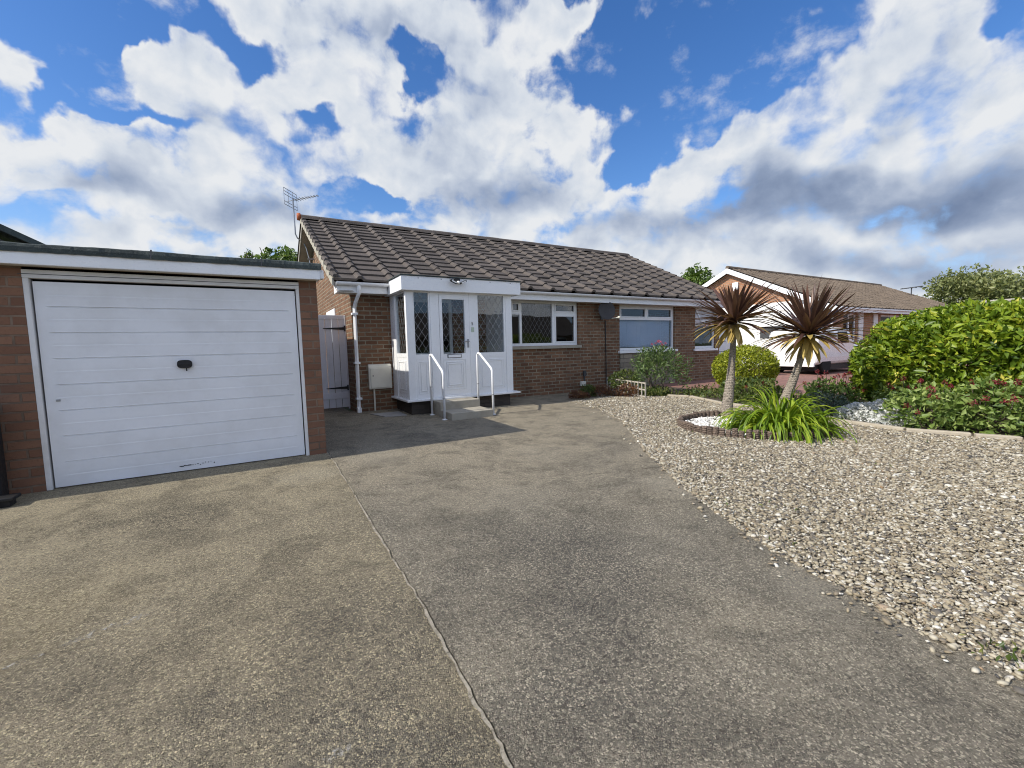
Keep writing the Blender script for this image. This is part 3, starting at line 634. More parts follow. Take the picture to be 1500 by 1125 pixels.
# timber frame and the door panel
f = MB()
f.box((-1.725, 5.702, GZ0), (-1.684, 5.80, 2.085)); f.box((.500, 5.702, GZ0), (.535, 5.80, 2.085)); f.box((-1.725, 5.70, 2.085), (.535, 5.80, 2.186))
build('door_frame', f, paint('shabby_white_frame', (.68, .67, .66), .6, .3, .3, 5), gr, .004)
f = MB(); f.box((-1.75, 5.699, 2.118), (.54, 5.704, 2.124)); build('frame_joint', f, DGREY, gr)
dm = MB(); X0, X1 = -1.670, .488
zs = []; ribs = [1.83, 1.590, 1.346, 1.100, .855, .612, .362]; half = [1.72, 1.475, 1.23, .985, .735, .49, .24, 1.94]
pz = [(GZ0+.012, 0)]
for z in sorted([(r_, 1) for r_ in ribs]+[(h, 2) for h in half]):
    zz, t_ = z
    if t_ == 1: pz += [(zz-.008, 0), (zz-.004, .009), (zz+.004, .009), (zz+.007, -.002), (zz+.016, 0)]
    else: pz += [(zz-.03, 0), (zz-.008, -.0008), (zz, .0008), (zz+.02, 0)]
pz += [(2.055, 0), (2.06, .0)]
xsamp = [X0, X0+.07, X0+.10, X1-.10, X1-.07, X1]
vs = []
for z, o_ in pz:
    for i, x in enumerate(xsamp):
        e = 0 if i in (0, 1, 4, 5) else 1
        vs.append((x, 5.730+o_*e+.004*math.sin(z*2.2+x*1.5), z))
n = len(xsamp); dm.add(vs, [(r_*n+k, r_*n+k+1, (r_+1)*n+k+1, (r_+1)*n+k) for r_ in range(len(pz)-1) for k in range(n-1)])
dm.box((X0, 5.765, GZ0+.012), (X1, 5.785, 2.06))
dr = build('garage_door', dm, WHITEG, gr)
h = MB(); pts = []
for k in range(28):
    a = 2*math.pi*k/28; c, s_ = math.cos(a), math.sin(a)
    pts.append((-.598+.064*math.copysign(abs(c)**.55, c), 1.258+.043*math.copysign(abs(s_)**.7, s_)))
h.prism(pts, 'y', 5.700, 5.728); h.box((-.590, 5.69, 1.185), (-.578, 5.708, 1.225)); h.box((-.66, 5.694, 1.247), (-.545, 5.70, 1.267)); build('handle', h, BLACK, dr, .004)
h = MB()
for k in range(16):
    x = -.72+.30*(k/15)**1.3; z = .165+.012*k/15+random.uniform(-.012, .012); l = random.uniform(.006, .022)*(1.3 if k < 6 else .6)
    h = MB(); h.box((x, 5.7255, z), (x+l, 5.7275, z+random.uniform(.005, .012))); build('paint_chip', h, DGREY, dr)
h = MB(); h.box((-1.6, 5.722, .945), (-1.57, 5.729, .965)); build('side_catch', h, GREY, dr)
# gutter outlet at the garage roof's corner
h = MB(); h.box((.752, 5.60, 2.20), (.80, 5.72, 2.30)); build('corner_trim', h, WHITE, gr, .01)

# ------------------------------------------------------------------ bungalow pair
bw = thing('bungalow', (7, 8.68, G(8.68)), 'long brown brick semi-detached bungalow under one tiled roof, behind the concrete drive', 'bungalow')
HX0, HX1, HY, HYB = 1.68, 12.9, 8.68, 16.7; RY, RZ = 12.68, 4.76
WA = (5.17, 7.14, 1.36, 2.44); WBn = (8.56, 10.77, 1.17, 2.42); WC = (11.70, 12.70, 1.15, 2.42); DO = (2.75, 3.75, .45, 2.40)
wl = MB(); GZ = G(8.68)
wall_xz(wl, HX0, HX1, GZ-.1, 2.46, HY, .25, [WA, WBn, WC, DO])
for x in (HX0, HX1):
    wl.add([(x, HY, GZ-.1), (x, HYB, GZ-.1), (x, HYB, 2.46), (x, RY, 4.60), (x, HY, 2.46)], [(0, 1, 2, 3, 4)])
wl.add([(HX0, HYB, GZ-.1), (HX1, HYB, GZ-.1), (HX1, HYB, 2.46), (HX0, HYB, 2.46)], [(0, 1, 2, 3)])
build('wall', wl, HB, bw)
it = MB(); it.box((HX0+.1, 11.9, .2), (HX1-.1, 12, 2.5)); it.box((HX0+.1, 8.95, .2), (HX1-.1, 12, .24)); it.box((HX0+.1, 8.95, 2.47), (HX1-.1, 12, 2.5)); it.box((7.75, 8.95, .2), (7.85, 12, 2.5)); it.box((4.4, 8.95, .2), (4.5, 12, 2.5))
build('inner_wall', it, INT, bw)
st = MB(); st.box((8.56, 8.655, GZ), (10.77, 8.675, 1.10)); build('stone_panel', st, SB, bw)
rfo = tile_roof(bw, 1.87, 12.95, 8.33, 2.615, RY, RZ, 18, 15, TILE)
tile_roof(rfo, 1.34, 1.87, 8.33, 2.615, RY, RZ, 1, 15, TILE, 'verge_tiles')
vr = MB()
for j in range(15):
    t0 = j/15; y = 8.32+(RY-8.33)*t0; z = 2.615+(RZ-2.615)*t0; y1 = y+(RY-8.33)/15+.03; z1 = z+(RZ-2.615)/15+.014; vr.rnd = random.random()
    vr.prism([(1.325, 0), (1.435, 0), (1.41, .05), (1.35, .05)], 'y', 0, 1); q = vr.v[-8:]; vr.v[-8:] = [(x, y+(y1-y)*v, z+(z1-z)*v+h+.045*(1-v)) for x, v, h in q]
build('verge_roll', vr, TILE, rfo)
bk = MB(); bk.add([(1.33, RY, RZ), (12.95, RY, RZ), (12.95, 17.05, 2.6), (1.33, 17.05, 2.6)], [(0, 1, 2, 3)])
bk.add([(1.36, RY, RZ-.06), (12.92, RY, RZ-.06), (12.92, 8.40, 2.58), (1.36, 8.40, 2.58)], [(0, 1, 2, 3)]); build('roof_back', bk, TILE, bw)
for i in range(26):
    rm = MB(); xa = 1.34+11.6*i/26; xb = xa+11.6/26-.006; prof = [(-.15, -.045), (-.11, .035), (-.04, .075), (.04, .075), (.11, .035), (.15, -.045)]
    rm.rnd = random.random(); n = len(prof); jz = random.uniform(-.004, .005)
    vs = [(x, RY+p, RZ+.03+q+jz) for x in (xa, xb) for p, q in prof]; rm.add(vs, [(k, k+1, n+k+1, n+k) for k in range(n-1)]+[tuple(range(n)), tuple(range(n, 2*n))])
    build('ridge_tile', rm, TERRA if i == 0 and False else TILE, rfo)
rm = MB(); rm.lathe([(.02, -.05), (.09, -.045), (.10, .03), (.03, .05)], (1.30, RY, RZ+.05), 12, 'x'); build('ridge_end_cap', rm, TERRA, rfo, smooth=True)
# verge: undercloak, barge board and soffit on the left gable
vb = MB()
for y0, z0, y1, z1 in ((8.34, 2.60, RY, RZ), (RY, RZ, 17.0, 2.6)):
    vb.add([(1.36, y0, z0-.03), (1.36, y1, z1-.03), (1.36, y1, z1-.13), (1.36, y0, z0-.13), (1.385, y0, z0-.03), (1.385, y1, z1-.03), (1.385, y1, z1-.13), (1.385, y0, z0-.13)], [(0, 1, 2, 3), (7, 6, 5, 4), (0, 4, 5, 1), (3, 2, 6, 7), (0, 3, 7, 4), (1, 5, 6, 2)])
    vb.add([(1.385, y0, z0-.18), (1.385, y1, z1-.18), (HX0, y1, z1-.18), (HX0, y0, z0-.18)], [(0, 1, 2, 3)])
build('barge_board', vb, paint('cream_verge_board', (.40, .37, .33), .8, .2, .4, 6), bw)
vb = MB()
for j in range(15):
    t0 = j/15; y = 8.35+(RY-8.35)*t0; z = 2.60+(RZ-2.60)*t0; vb.rnd = random.random(); dy, dz = (RY-8.35)/15, (RZ-2.60)/15
    vb.prism([(y-.015, z-.09), (y+dy+.01, z+dz-.09), (y+dy+.01, z+dz-.005), (y-.015, z+.045)], 'x', 1.318, 1.345)
build('verge_mortar', vb, paint('verge_mortar', (.42, .39, .32), .9, .2, .4, 8), bw)
f = MB(); f.box((1.45, 8.385, 2.40), (2.30, 8.415, 2.565)); f.box((4.76, 8.385, 2.40), (12.93, 8.415, 2.565)); build('fascia', f, WHITE, bw, .004)
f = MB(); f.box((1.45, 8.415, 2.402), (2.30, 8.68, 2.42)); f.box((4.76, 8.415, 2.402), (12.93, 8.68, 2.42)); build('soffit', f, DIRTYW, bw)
f = MB(); f.prism([(8.385, 2.40), (8.70, 2.40), (8.70, 2.72), (8.385, 2.565)], 'x', 1.40, 1.45); build('eaves_box_end', f, WHITE, bw, .004)
def gutter(x0, x1):
    g = MB(); n = 9; prof = [(8.322+.055*math.cos(math.pi*k/(n-1)), 2.578-.055*math.sin(math.pi*k/(n-1))) for k in range(n)]
    inn = [(8.322+.048*math.cos(math.pi*k/(n-1)), 2.578-.048*math.sin(math.pi*k/(n-1))) for k in range(n)][::-1]
    g.prism(prof+inn, 'x', x0, x1); return build('gutter', g, WHITE, bw, smooth=False)
ga = gutter(1.38, 2.33); gb = gutter(4.74, 12.98)
for go, xs in ((ga, (1.6, 2.2)), (gb, (5.1, 6.2, 7.3, 8.2, 8.45, 9.6, 10.7, 11.8))):
    for x in xs:
        g = MB(); n = 9; pr = [(8.322+.060*math.cos(math.pi*k/(n-1)), 2.579-.061*math.sin(math.pi*k/(n-1))) for k in range(n)]; pr2 = [(8.322+.0555*math.cos(math.pi*k/(n-1)), 2.579-.0555*math.sin(math.pi*k/(n-1))) for k in range(n)][::-1]
        g.prism(pr+pr2, 'x', x, x+.045); build('gutter_bracket', g, WHITE, go)
g = MB(); g.tube([(1.77, 8.322, 2.53), (1.77, 8.322, 2.45), (1.77, 8.34, 2.40), (1.735, 8.56, 2.22), (1.73, 8.615, 2.15), (1.715, 8.615, G(8.6)+.03)], .037, 4); dp = build('downpipe', g, WHITE, bw, .006)
for z in (2.02, 1.1, .42):
    g = MB(); g.box((1.672, 8.565, z), (1.775, 8.68, z+.04)); build('pipe_clip', g, WHITE, dp, .004)
g = MB(); g.box((1.675, 8.56, G(8.6)), (1.755, 8.66, G(8.6)+.10)); build('pipe_shoe', g, WHITE, dp, .01)
# windows
wa = window(bw, WA[0], WA[1], WA[2], WA[3], 8.735, [(.03, .135, .745, .93, 1, 0), (.03, .135, .06, .68, 0, 0), (.165, .61, .06, .93, 0), (.65, .965, .745, .93, 1), (.65, .965, .06, .68, 1, 0)], lead=(.125, .19), leadw=.0035)
sl_ = MB(); sl_.box((5.02, 8.615, 1.285), (7.2, 8.735, 1.355)); build('window_sill', sl_, STEP, bw, .006)
wb_ = window(bw, WBn[0], WBn[1], WBn[2], WBn[3], 8.735, [(.035, .475, .72, .93, 1), (.505, .965, .72, .93, 1), (.02, .975, .055, .67, 0)])
sl_ = MB(); sl_.box((8.50, 8.60, 1.10), (10.83, 8.735, 1.168)); build('window_sill', sl_, WHITE, bw, .006)
bl = MB()
for k in range(27): z = 1.26+k*.028; bl.add([(8.62, 8.816, z), (10.70, 8.816, z), (10.70, 8.830, z+.021), (8.62, 8.830, z+.021)], [(0, 1, 2, 3)])
for x in (8.95, 9.35, 9.8, 10.3): bl.box((x, 8.812, 1.25), (x+.008, 8.814, 2.03))
build('venetian_blind', bl, BLIND, wb_)
wc_ = window(bw, WC[0], WC[1], WC[2], WC[3], 8.735, [(.05, .95, .06, .55, 0)])
c = MB()
for A, B in (((11.75, 8.72, 2.36), (12.65, 8.72, 2.36)), ((11.75, 8.52, 1.98), (12.65, 8.52, 1.98)), ((11.75, 8.72, 2.36), (11.75, 8.52, 1.98)), ((12.65, 8.72, 2.36), (12.65, 8.52, 1.98))): c.bar(A, B, .05, .045)
co_ = build('casement', c, WHITE, wc_)
c = MB(); c.add([(11.77, 8.71, 2.345), (12.63, 8.71, 2.345), (12.63, 8.523, 1.99), (11.77, 8.523, 1.99)], [(0, 1, 2, 3)]); build('pane', c, GLASS, wc_)
sl_ = MB(); sl_.box((11.64, 8.62, 1.08), (12.76, 8.735, 1.149)); build('window_sill', sl_, WHITE, bw, .006)
# leaded casement on the gable side beyond the gate
c = MB(); c.box((1.655, 10.4, 1.55), (1.70, 11.6, 2.30)); sw = build('window', c, WHITE, bw, .01)
c = MB(); c.box((1.650, 10.48, 1.62), (1.656, 11.52, 2.1)); build('pane', c, GLASS, sw)
# small fittings fixed to the house
t = thing('gas_meter_box', (2.15, 8.6, .6), 'cream gas meter box on the brown brick wall left of the porch', 'meter box')
b_ = MB(); b_.prism([(8.60, .60), (8.60, 1.02), (8.63, 1.075), (8.678, 1.085), (8.678, .60)], 'x', 1.925, 2.365); build('case', b_, CREAM, t, .012)
b_ = MB(); b_.box((1.955, 8.585, .625), (2.335, 8.5995, 1.005)); dd_ = build('door', b_, CREAM, t, .012)
b_ = MB(); b_.lathe([(.012, 0), (.012, -.006)], (2.0, 8.585, .86), 10, 'y'); build('lock', b_, DGREY, dd_)
b_ = MB(); b_.tube([(2.02, 8.64, .60), (2.02, 8.64, G(8.6)-.02)], .017, 8); build('gas_pipe', b_, CREAM, t)
t = thing('satellite_dish', (7.87, 8.6, 2.2), 'round dark grey satellite dish on the brick pier between the two windows', 'satellite dish')
b_ = MB(); prof = [(.012, 0), (.1, -.008), (.17, -.026), (.225, -.05), (.232, -.05), (.17, -.018), (.1, 0), (.012, .008)]
b_.lathe(prof, (0, 0, 0), 26, 'y'); rot = Euler((R(-12), 0, R(-22))).to_matrix()
b_.v = [tuple(rot @ Vector((v[0]*.96, v[1], v[2]*1.05))+Vector((7.84, 8.42, 2.2))) for v in b_.v]; build('reflector', b_, paint('dish_paint', (.042, .038, .037), .55, .4, .3), t, smooth=True)
b_ = MB(); b_.tube([(7.84, 8.43, 2.12), (7.86, 8.50, 2.1), (7.92, 8.62, 2.08)], .018, 8); b_.box((7.88, 8.655, 2.0), (7.96, 8.678, 2.16)); build('bracket', b_, DGREY, t)
b_ = MB(); b_.tube([(7.86, 8.40, 2.0), (8.02, 8.17, 2.02)], .009, 6); b_.lathe([(.028, -.03), (.034, .03)], (8.03, 8.15, 2.025), 10, 'y'); build('receiver', b_, CREAM, t)
b_ = MB(); b_.tube([(8.03, 8.662, 1.98), (8.05, 8.662, 1.0), (8.05, 8.662, .3)], .012, 6); tag(build('cable', b_, BLACK, loc=(8.03, 8.66, .3)), 'black cable running down the brick wall below the satellite dish', 'cable')
t = thing('outside_tap_box', (7.23, 8.6, .32), 'small pale box low on the brick wall near the bronze plants', 'box')
b_ = MB(); b_.box((7.16, 8.60, .315), (7.31, 8.676, .43)); build('case', b_, CREAM, t, .008)
b_ = MB(); b_.tube([(7.30, 8.65, .43), (7.30, 8.65, .58)], .02, 8); b_.box((7.27, 8.63, .56), (7.35, 8.676, .70)); build('pipe', b_, DGREY, t, .004)

# aerial on the gable
t = thing('television_aerial', (1.545, 13.3, 3.8), 'thin television aerial on a bent mast above the left gable', 'aerial')
b_ = MB(); b_.tube([(1.60, 13.3, 3.45), (1.56, 13.3, 3.86), (1.50, 13.3, 4.16), (1.44, 13.3, 4.30), (1.29, 13.3, 4.42), (1.25, 13.3, 4.52), (1.245, 13.3, 5.42)], .018, 8); build('mast', b_, GREY, t)
b_ = MB(); b_.box((1.56, 13.27, 3.50), (1.68, 13.33, 3.54)); build('wall_bracket', b_, GREY, t)
b_ = MB(); b_.box((1.52, 13.27, 3.86), (1.68, 13.33, 3.90)); build('wall_bracket', b_, GREY, t)
b_ = MB(); A0 = Vector((1.22, 13.36, 5.40)); dirv = Vector((.78, -.55, .12)).normalized(); sd = Vector((-dirv.y, dirv.x, 0)).normalized()*-1
b_.tube([A0-dirv*.12, A0+dirv*.75], .011, 6); build('boom', b_, GREY, t)
b_ = MB()
for k in range(9):
    c0 = A0+dirv*(.12+.075*k); l = .13-.008*k; b_.tube([c0-sd*l, c0+sd*l], .007, 5); b_.tube([c0-Vector((0, 0, .025)), c0+Vector((0, 0, .03))], .006, 5)
build('directors', b_, GREY, t)
b_ = MB()
for z in (-.17, -.09, .09, .17, .25):
    c0 = A0-dirv*.03+Vector((0, 0, z)); b_.tube([c0-sd*.30, c0+sd*.30], .008, 5)
for s_ in (-.3, -.1, .1, .3): c0 = A0-dirv*.03+sd*s_; b_.tube([c0+Vector((0, 0, -.17)), c0+Vector((0, 0, .25))], .006, 5)
build('reflector', b_, GREY, t)

# ------------------------------------------------------------------ porch
po = thing('porch', (3.5, 7.68, G(7.7)), 'white leaded glass entrance porch on the front of the brick bungalow', 'porch')
PX0, PX1, PY, PZ0, PZ1 = 2.41, 4.59, 7.67, .435, 2.385
b_ = MB(); b_.box((PX0+.05, PY+.06, GZ-.1), (PX1-.05, 8.675, PZ0-.03)); build('plinth', b_, DB, po)
b_ = MB(); b_.box((PX0-.06, PY-.065, PZ0-.03), (PX1+.13, 8.675, PZ0+.006)); build('sill', b_, WHITE, po, .006)
b_ = MB(); b_.box((2.31, 7.55, 2.385), (4.735, 8.66, 2.632)); build('roof_fascia', b_, WHITE, po, .005)
b_ = MB(); b_.box((2.29, 7.53, 2.633), (4.755, 8.62, 2.655)); build('roof', b_, FELT, po, .004)
for x in (2.62, 3.05, 4.05, 4.5):
    b_ = MB(); b_.lathe([(.009, 0), (.007, -.004)], (x, 7.549, 2.60), 8, 'y'); build('fixing', b_, DGREY, po)
posts = MB()
for x0, x1 in ((PX0, 2.545), (2.86, 3.03), (3.64, 3.79), (4.445, PX1)): posts.box((x0, PY, PZ0+.006), (x1, PY+.07, PZ1))
posts.box((PX0, PY+.07, PZ0+.006), (PX0+.07, 7.755, PZ1)); posts.box((PX0, 8.37, PZ0+.006), (PX0+.07, 8.675, PZ1)); posts.box((PX1-.07, PY+.07, PZ0+.006), (PX1, 8.675, PZ1))
build('frame', posts, WHITE, po, .006)
def porch_light(x0, x1):
    o = window(po, x0, x1, 1.17, PZ1-.002, PY+.008, [(.06, .94, .07, .985, 0)] if x1-x0 > .5 else [(.05, .92, .07, .985, 0)], lead=(.135, .205), leadm=LEAD, leadw=.0055)
    p = MB(); p.box((x0, PY+.012, PZ0+.006), (x1, PY+.06, 1.17)); q = build('lower_panel', p, WHITE, po)
    p = MB(); e = .05
    for k, (ins, out) in enumerate(((.05, .006), (.095, .010))):
        a, b, c, d_ = x0+ins, x1-ins, PZ0+.05+ins, 1.155-ins*.6; t_ = .014
        if b-a < .05: continue
        for A, B in (((a, c), (b, c+t_)), ((a, d_-t_), (b, d_)), ((a, c+t_), (a+t_, d_-t_)), ((b-t_, c+t_), (b, d_-t_))): p.box((A[0], PY+.012-out, A[1]), (B[0], PY+.0115, B[1]))
    build('panel_moulding', p, WHITE, q, .004); return o
porch_light(2.547, 2.858); porch_light(3.792, 4.443)
# left side: faces the gate
o = window(po, 7.757, 8.368, 1.21, PZ1-.002, PX0+.008, [(.03, .97, .06, .985, 0)], lead=(.135, .205), axis='x', leadm=LEAD, leadw=.0055)
p = MB(); p.box((PX0+.012, 7.757, PZ0+.006), (PX0+.06, 8.368, 1.21)); q = build('lower_panel', p, WHITE, po)
p = MB()
for ins, out in ((.06, .006), (.11, .010)):
    a, b, c, d_ = 7.757+ins, 8.368-ins, PZ0+.06+ins, 1.19-ins*.6; t_ = .014
    for A, B in (((a, c), (b, c+t_)), ((a, d_-t_), (b, d_)), ((a, c+t_), (a+t_, d_-t_)), ((b-t_, c+t_), (b, d_-t_))): p.box((PX0+.012-out, A[0], A[1]), (PX0+.0115, B[0], B[1]))
build('panel_moulding', p, WHITE, q, .004)
o = window(po, 7.757, 8.66, 1.21, PZ1-.002, PX1-.066, [(.03, .97, .06, .985, 0)], axis='x')
p = MB(); p.box((PX1-.06, 7.757, PZ0+.006), (PX1-.012, 8.66, 1.21)); build('lower_panel', p, WHITE, po)
# entrance door
dX0, dX1, dZ0, dZ1 = 3.034, 3.636, .475, 2.345
p = MB(); p.box((3.03, PY+.005, dZ1+.002), (3.64, PY+.065, PZ1)); build('head_rail', p, WHITE, po, .004)
dr = window(po, dX0, dX1, dZ0, dZ1, PY-.004, [(.095, .845, .415, .955, 0)], lead=(.135, .205), leadm=LEAD, leadw=.0045, name='entrance_door')
p = MB()
for k, (ins, out) in enumerate(((.0, .008), (.05, .010), (.085, .014))):
    a, b, c, d_ = 3.087+ins, 3.543-ins, .575+ins, 1.155-ins; t_ = .014
    for A, B in (((a, c), (b, c+t_)), ((a, d_-t_), (b, d_)), ((a, c+t_), (a+t_, d_-t_)), ((b-t_, c+t_), (b, d_-t_))): p.box((A[0], PY-.004-out, A[1]), (B[0], PY-.0045, B[1]))
build('door_moulding', p, WHITE, dr, .004)
p = MB(); p.box((3.165, PY-.012, 1.172), (3.452, PY-.0045, 1.243)); lb = build('letterbox', p, DGREY, dr, .003)
p = MB(); p.box((3.180, PY-.018, 1.181), (3.437, PY-.0125, 1.232)); build('letterbox_flap', p, WHITE, dr, .003)
p = MB(); p.box((3.582, PY-.012, 1.36), (3.616, PY-.0045, 1.52)); p.tube([(3.60, PY-.02, 1.478), (3.60, PY-.05, 1.478), (3.57, PY-.052, 1.48), (3.49, PY-.05, 1.474)], .011, 8); p.lathe([(.012, 0), (.010, -.006)], (3.60, PY-.012, 1.39), 10, 'y'); build('handle', p, GREY, dr)
p = MB(); p.box((3.02, PY-.03, PZ0+.007), (3.65, PY-.001, PZ0+.038)); build('threshold', p, WHITE, po, .003)
# house number 2 and a faded green notice on the jamb
def digit(name, body, size, loc, m, parent):
    cu = bpy.data.curves.new(name, 'FONT'); cu.body = body; cu.size = size; cu.extrude = .002; cu.align_x = 'CENTER'
    ob = bpy.data.objects.new(name, cu); COL.objects.link(ob); dg = bpy.context.evaluated_depsgraph_get(); dg.update()
    me = bpy.data.meshes.new_from_object(ob.evaluated_get(dg)); bpy.data.objects.remove(ob)
    V = [(loc[0]+v.co.x, loc[1]-v.co.z, loc[2]+v.co.y) for v in me.vertices]; mb = MB(); mb.add(V, [tuple(p.vertices) for p in me.polygons]); bpy.data.meshes.remove(me)
    return build(name, mb, m, parent)
digit('door_number', '5', .085, (3.70, PY-.003, 1.785), BLACK, po)
p = MB(); p.box((3.672, PY-.005, 1.655), (3.735, PY-.0005, 1.745)); build('notice', p, paint('faded_green_notice', (.46, .54, .44), .6, .2, .4, 30), po)
# inner front door behind the glass
p = MB()
for A, B in (((2.76, .46), (2.83, 2.39)), ((3.67, .46), (3.74, 2.39)), ((2.83, 2.31), (3.67, 2.39)), ((2.83, .46), (3.67, .9)), ((2.83, 1.2), (3.67, 1.27))): p.box((A[0], 8.72, A[1]), (B[0], 8.77, B[1]))
build('inner_door', p, WHITE, po, .004)
t = thing('floodlight', (3.35, 7.5, 2.55), 'small black twin-head security light on the porch fascia', 'light')
b_ = MB(); b_.box((3.30, 7.50, 2.575), (3.40, 7.549, 2.625)); b_.tube([(3.10, 7.545, 2.645), (3.2, 7.52, 2.64), (3.30, 7.52, 2.61)], .006, 6); build('mount', b_, BLACK, t, .006)
for s_ in (-1, 1):
    b_ = MB(); c0 = Vector((3.35+s_*.10, 7.47, 2.56)); ax = Vector((s_*.9, .1, .42)).normalized(); b_.bar(c0-ax*.075, c0+ax*.06, .07, .03); hd = build('lamp_head', b_, BLACK, t, .006)
    b_ = MB(); b_.bar(c0-ax*.055-Vector((0, .037, .004)), c0+ax*.04-Vector((0, .037, .004)), .004, .02); build('lens', b_, LAMP, hd)
b_ = MB(); b_.lathe([(.005, -.035), (.028, -.025), (.036, 0), (.03, .02), (.01, .03)], (3.355, 7.475, 2.545), 12, 'y'); build('sensor', b_, LAMP, t, smooth=True)
# steps
t = thing('doorstep', (3.25, 7.3, G(7.2)), 'two-tread concrete doorstep between the white handrails', 'steps')
b_ = MB(); b_.box((2.83, 7.27, G(7.2)-.05), (3.62, 7.728, .405)); build('upper_step', b_, STEP, t, .012)
b_ = MB(); b_.box((2.83, 6.76, G(7)-.05), (3.62, 7.268, .265)); build('lower_step', b_, STEP, t, .012)
def rail(x, yb, yf, zb, label):
    t = thing('handrail', (x, (yb+yf)/2, G(yf)), label, 'handrail', 'white handrails beside the doorstep')
    zt, zf = 1.245, .955; pts = [(x, yb, zb)]
    def arc(p0, p1, p2, r, n=6):
        p0, p1, p2 = map(Vector, (p0, p1, p2)); a = (p0-p1).normalized(); b = (p2-p1).normalized(); A, B = p1+a*r, p1+b*r
        return [A*(1-k/n)**2+p1*2*(1-k/n)*(k/n)+B*(k/n)**2 for k in range(n+1)]
    P = [(x, yb, zb), (x, yb, zt), (x, yb-.10, zt), (x, yf, zf), (x, yf, G(yf)-.02)]
    path = [Vector(P[0])]+arc(P[0], P[1], P[2], .045)+arc(P[1], P[2], P[3], .04)+arc(P[2], P[3], P[4], .07)+[Vector(P[4])]
    i1 = len(path)
    b_ = MB(); b_.tube(path, .021, 12); build('tube', b_, WHITE, t, smooth=True)
    for (yy, zz) in ((yb, zb), (yf, G(yf))):
        b_ = MB(); b_.lathe([(.045, -.005), (.045, .012), (.024, .02)], (x, yy, zz), 14); build('foot_flange', b_, WHITE, t)
    for yy, zz in ((yf, .50), (yb, .66)):
        b_ = MB(); b_.tube([(x, yy, zz), (x, yy, zz+.012)], .0235, 12); build('sleeve', b_, GREY, t)
rail(2.765, 7.515, 6.92, G(7.5), 'white bent tube handrail on the gate side of the doorstep')
rail(3.70, 7.50, 6.91, G(7.5), 'white bent tube handrail on the gravel side of the doorstep')

# ------------------------------------------------------------------ side gate
t = thing('side_gate', (1.2, 9.3, G(9.3)), 'pale boarded timber gate between the garage and the bungalow', 'gate')
b_ = MB(); nb = 7
for k in range(nb):
    xa = .80+.86*k/nb; b_.box((xa+.004, 9.30, .22), (xa+.86/nb-.004, 9.322, 2.04))
build('boards', b_, LILAC, t, .004)
for z, h_ in ((.40, .12), (1.985, .075)):
    b_ = MB(); b_.box((.80, 9.285, z), (1.655, 9.2995, z+h_)); build('rail', b_, LILAC, t, .003)
for xa, xb in ((1.655, 1.678), (.735, .80)):
    b_ = MB(); b_.box((xa, 9.27, G(9.3)), (xb, 9.34, 2.06)); build('gate_post', b_, LILAC, t, .004)
for z in (1.80, .615):
    b_ = MB(); b_.add([(1.655, 9.280, z+.028), (1.655, 9.280, z-.028), (1.25, 9.280, z-.007), (1.25, 9.280, z+.007), (1.655, 9.2845, z+.028), (1.655, 9.2845, z-.028), (1.25, 9.2845, z-.007), (1.25, 9.2845, z+.007)], [(0, 3, 2, 1), (4, 5, 6, 7), (0, 1, 5, 4), (1, 2, 6, 5), (2, 3, 7, 6), (3, 0, 4, 7)]); b_.box((1.64, 9.262, z-.055), (1.665, 9.284, z+.055)); build('hinge', b_, BLACK, t)
# black gate furniture at the frame's edge
t = thing('metal_stand', (-2.0, 5.45, G(5.4)), 'black metal upright with a flat foot against the left garage pillar', 'stand')
b_ = MB(); b_.box((-2.35, 5.44, G(5.4)), (-1.925, 5.60, 1.0)); build('upright', b_, BLACK, t, .02)
b_ = MB(); b_.box((-2.4, 5.27, G(5.3)+.055), (-1.80, 5.43, G(5.3)+.085)); b_.box((-1.9, 5.30, G(5.3)), (-1.83, 5.42, G(5.3)+.055)); build('foot', b_, BLACK, t, .006)
b_ = MB(); b_.box((-2.1, 5.255, G(5.3)+.02), (-1.885, 5.268, G(5.3)+.04)); build('label_strip', b_, GREY, t)

# ------------------------------------------------------------------ trellis, edging
t = thing('trellis_edging', (7.75, 7.4, G(7.4)), 'low silvered timber trellis edging in front of the grey-green shrub', 'trellis')
A = Vector((8.0, 8.55, 0)); B = Vector((7.50, 6.80, 0)); z0 = G(7.5)
for z in (.02, .17, .32):
    b_ = MB(); b_.bar(A+Vector((0, 0, z0+z)), B+Vector((0, 0, z0+z)), .018, .028); build('rail', b_, TRELW, t)
for k in range(13):
    p = A+(B-A)*(k/12); b_ = MB(); b_.bar(p+Vector((-.018, 0, z0-.03)), p+Vector((-.018, 0, z0+.34)), .028, .016); build('slat', b_, TRELW, t)
le = thing('log_edging', (BC[0], BC[1], G(BC[1])), 'dark half-log roll edging around the round palm bed', 'edging')
lm = MB(); nl = 74
for k in range(nl):
    a = 2*math.pi*k/nl+random.uniform(-.006, .006); u, v = BRX*math.cos(a), BRY*math.sin(a); x = BC[0]+u*math.cos(BROT)-v*math.sin(BROT); y = BC[1]+u*math.sin(BROT)+v*math.cos(BROT)
    r_ = .038+random.uniform(-.004, .005); hh = .115+random.uniform(-.014, .018); lx, ly = random.uniform(-.006, .006), random.uniform(-.006, .006)
    lm.tube([(x, y, G(y)-.03), (x+lx, y+ly, G(y)+hh-.008), (x+lx, y+ly, G(y)+hh)], [r_, r_, r_*.82], 9)
build('logs', lm, LOG, le)
em = MB(); prev = None
bp_ = BORDER[2:11]
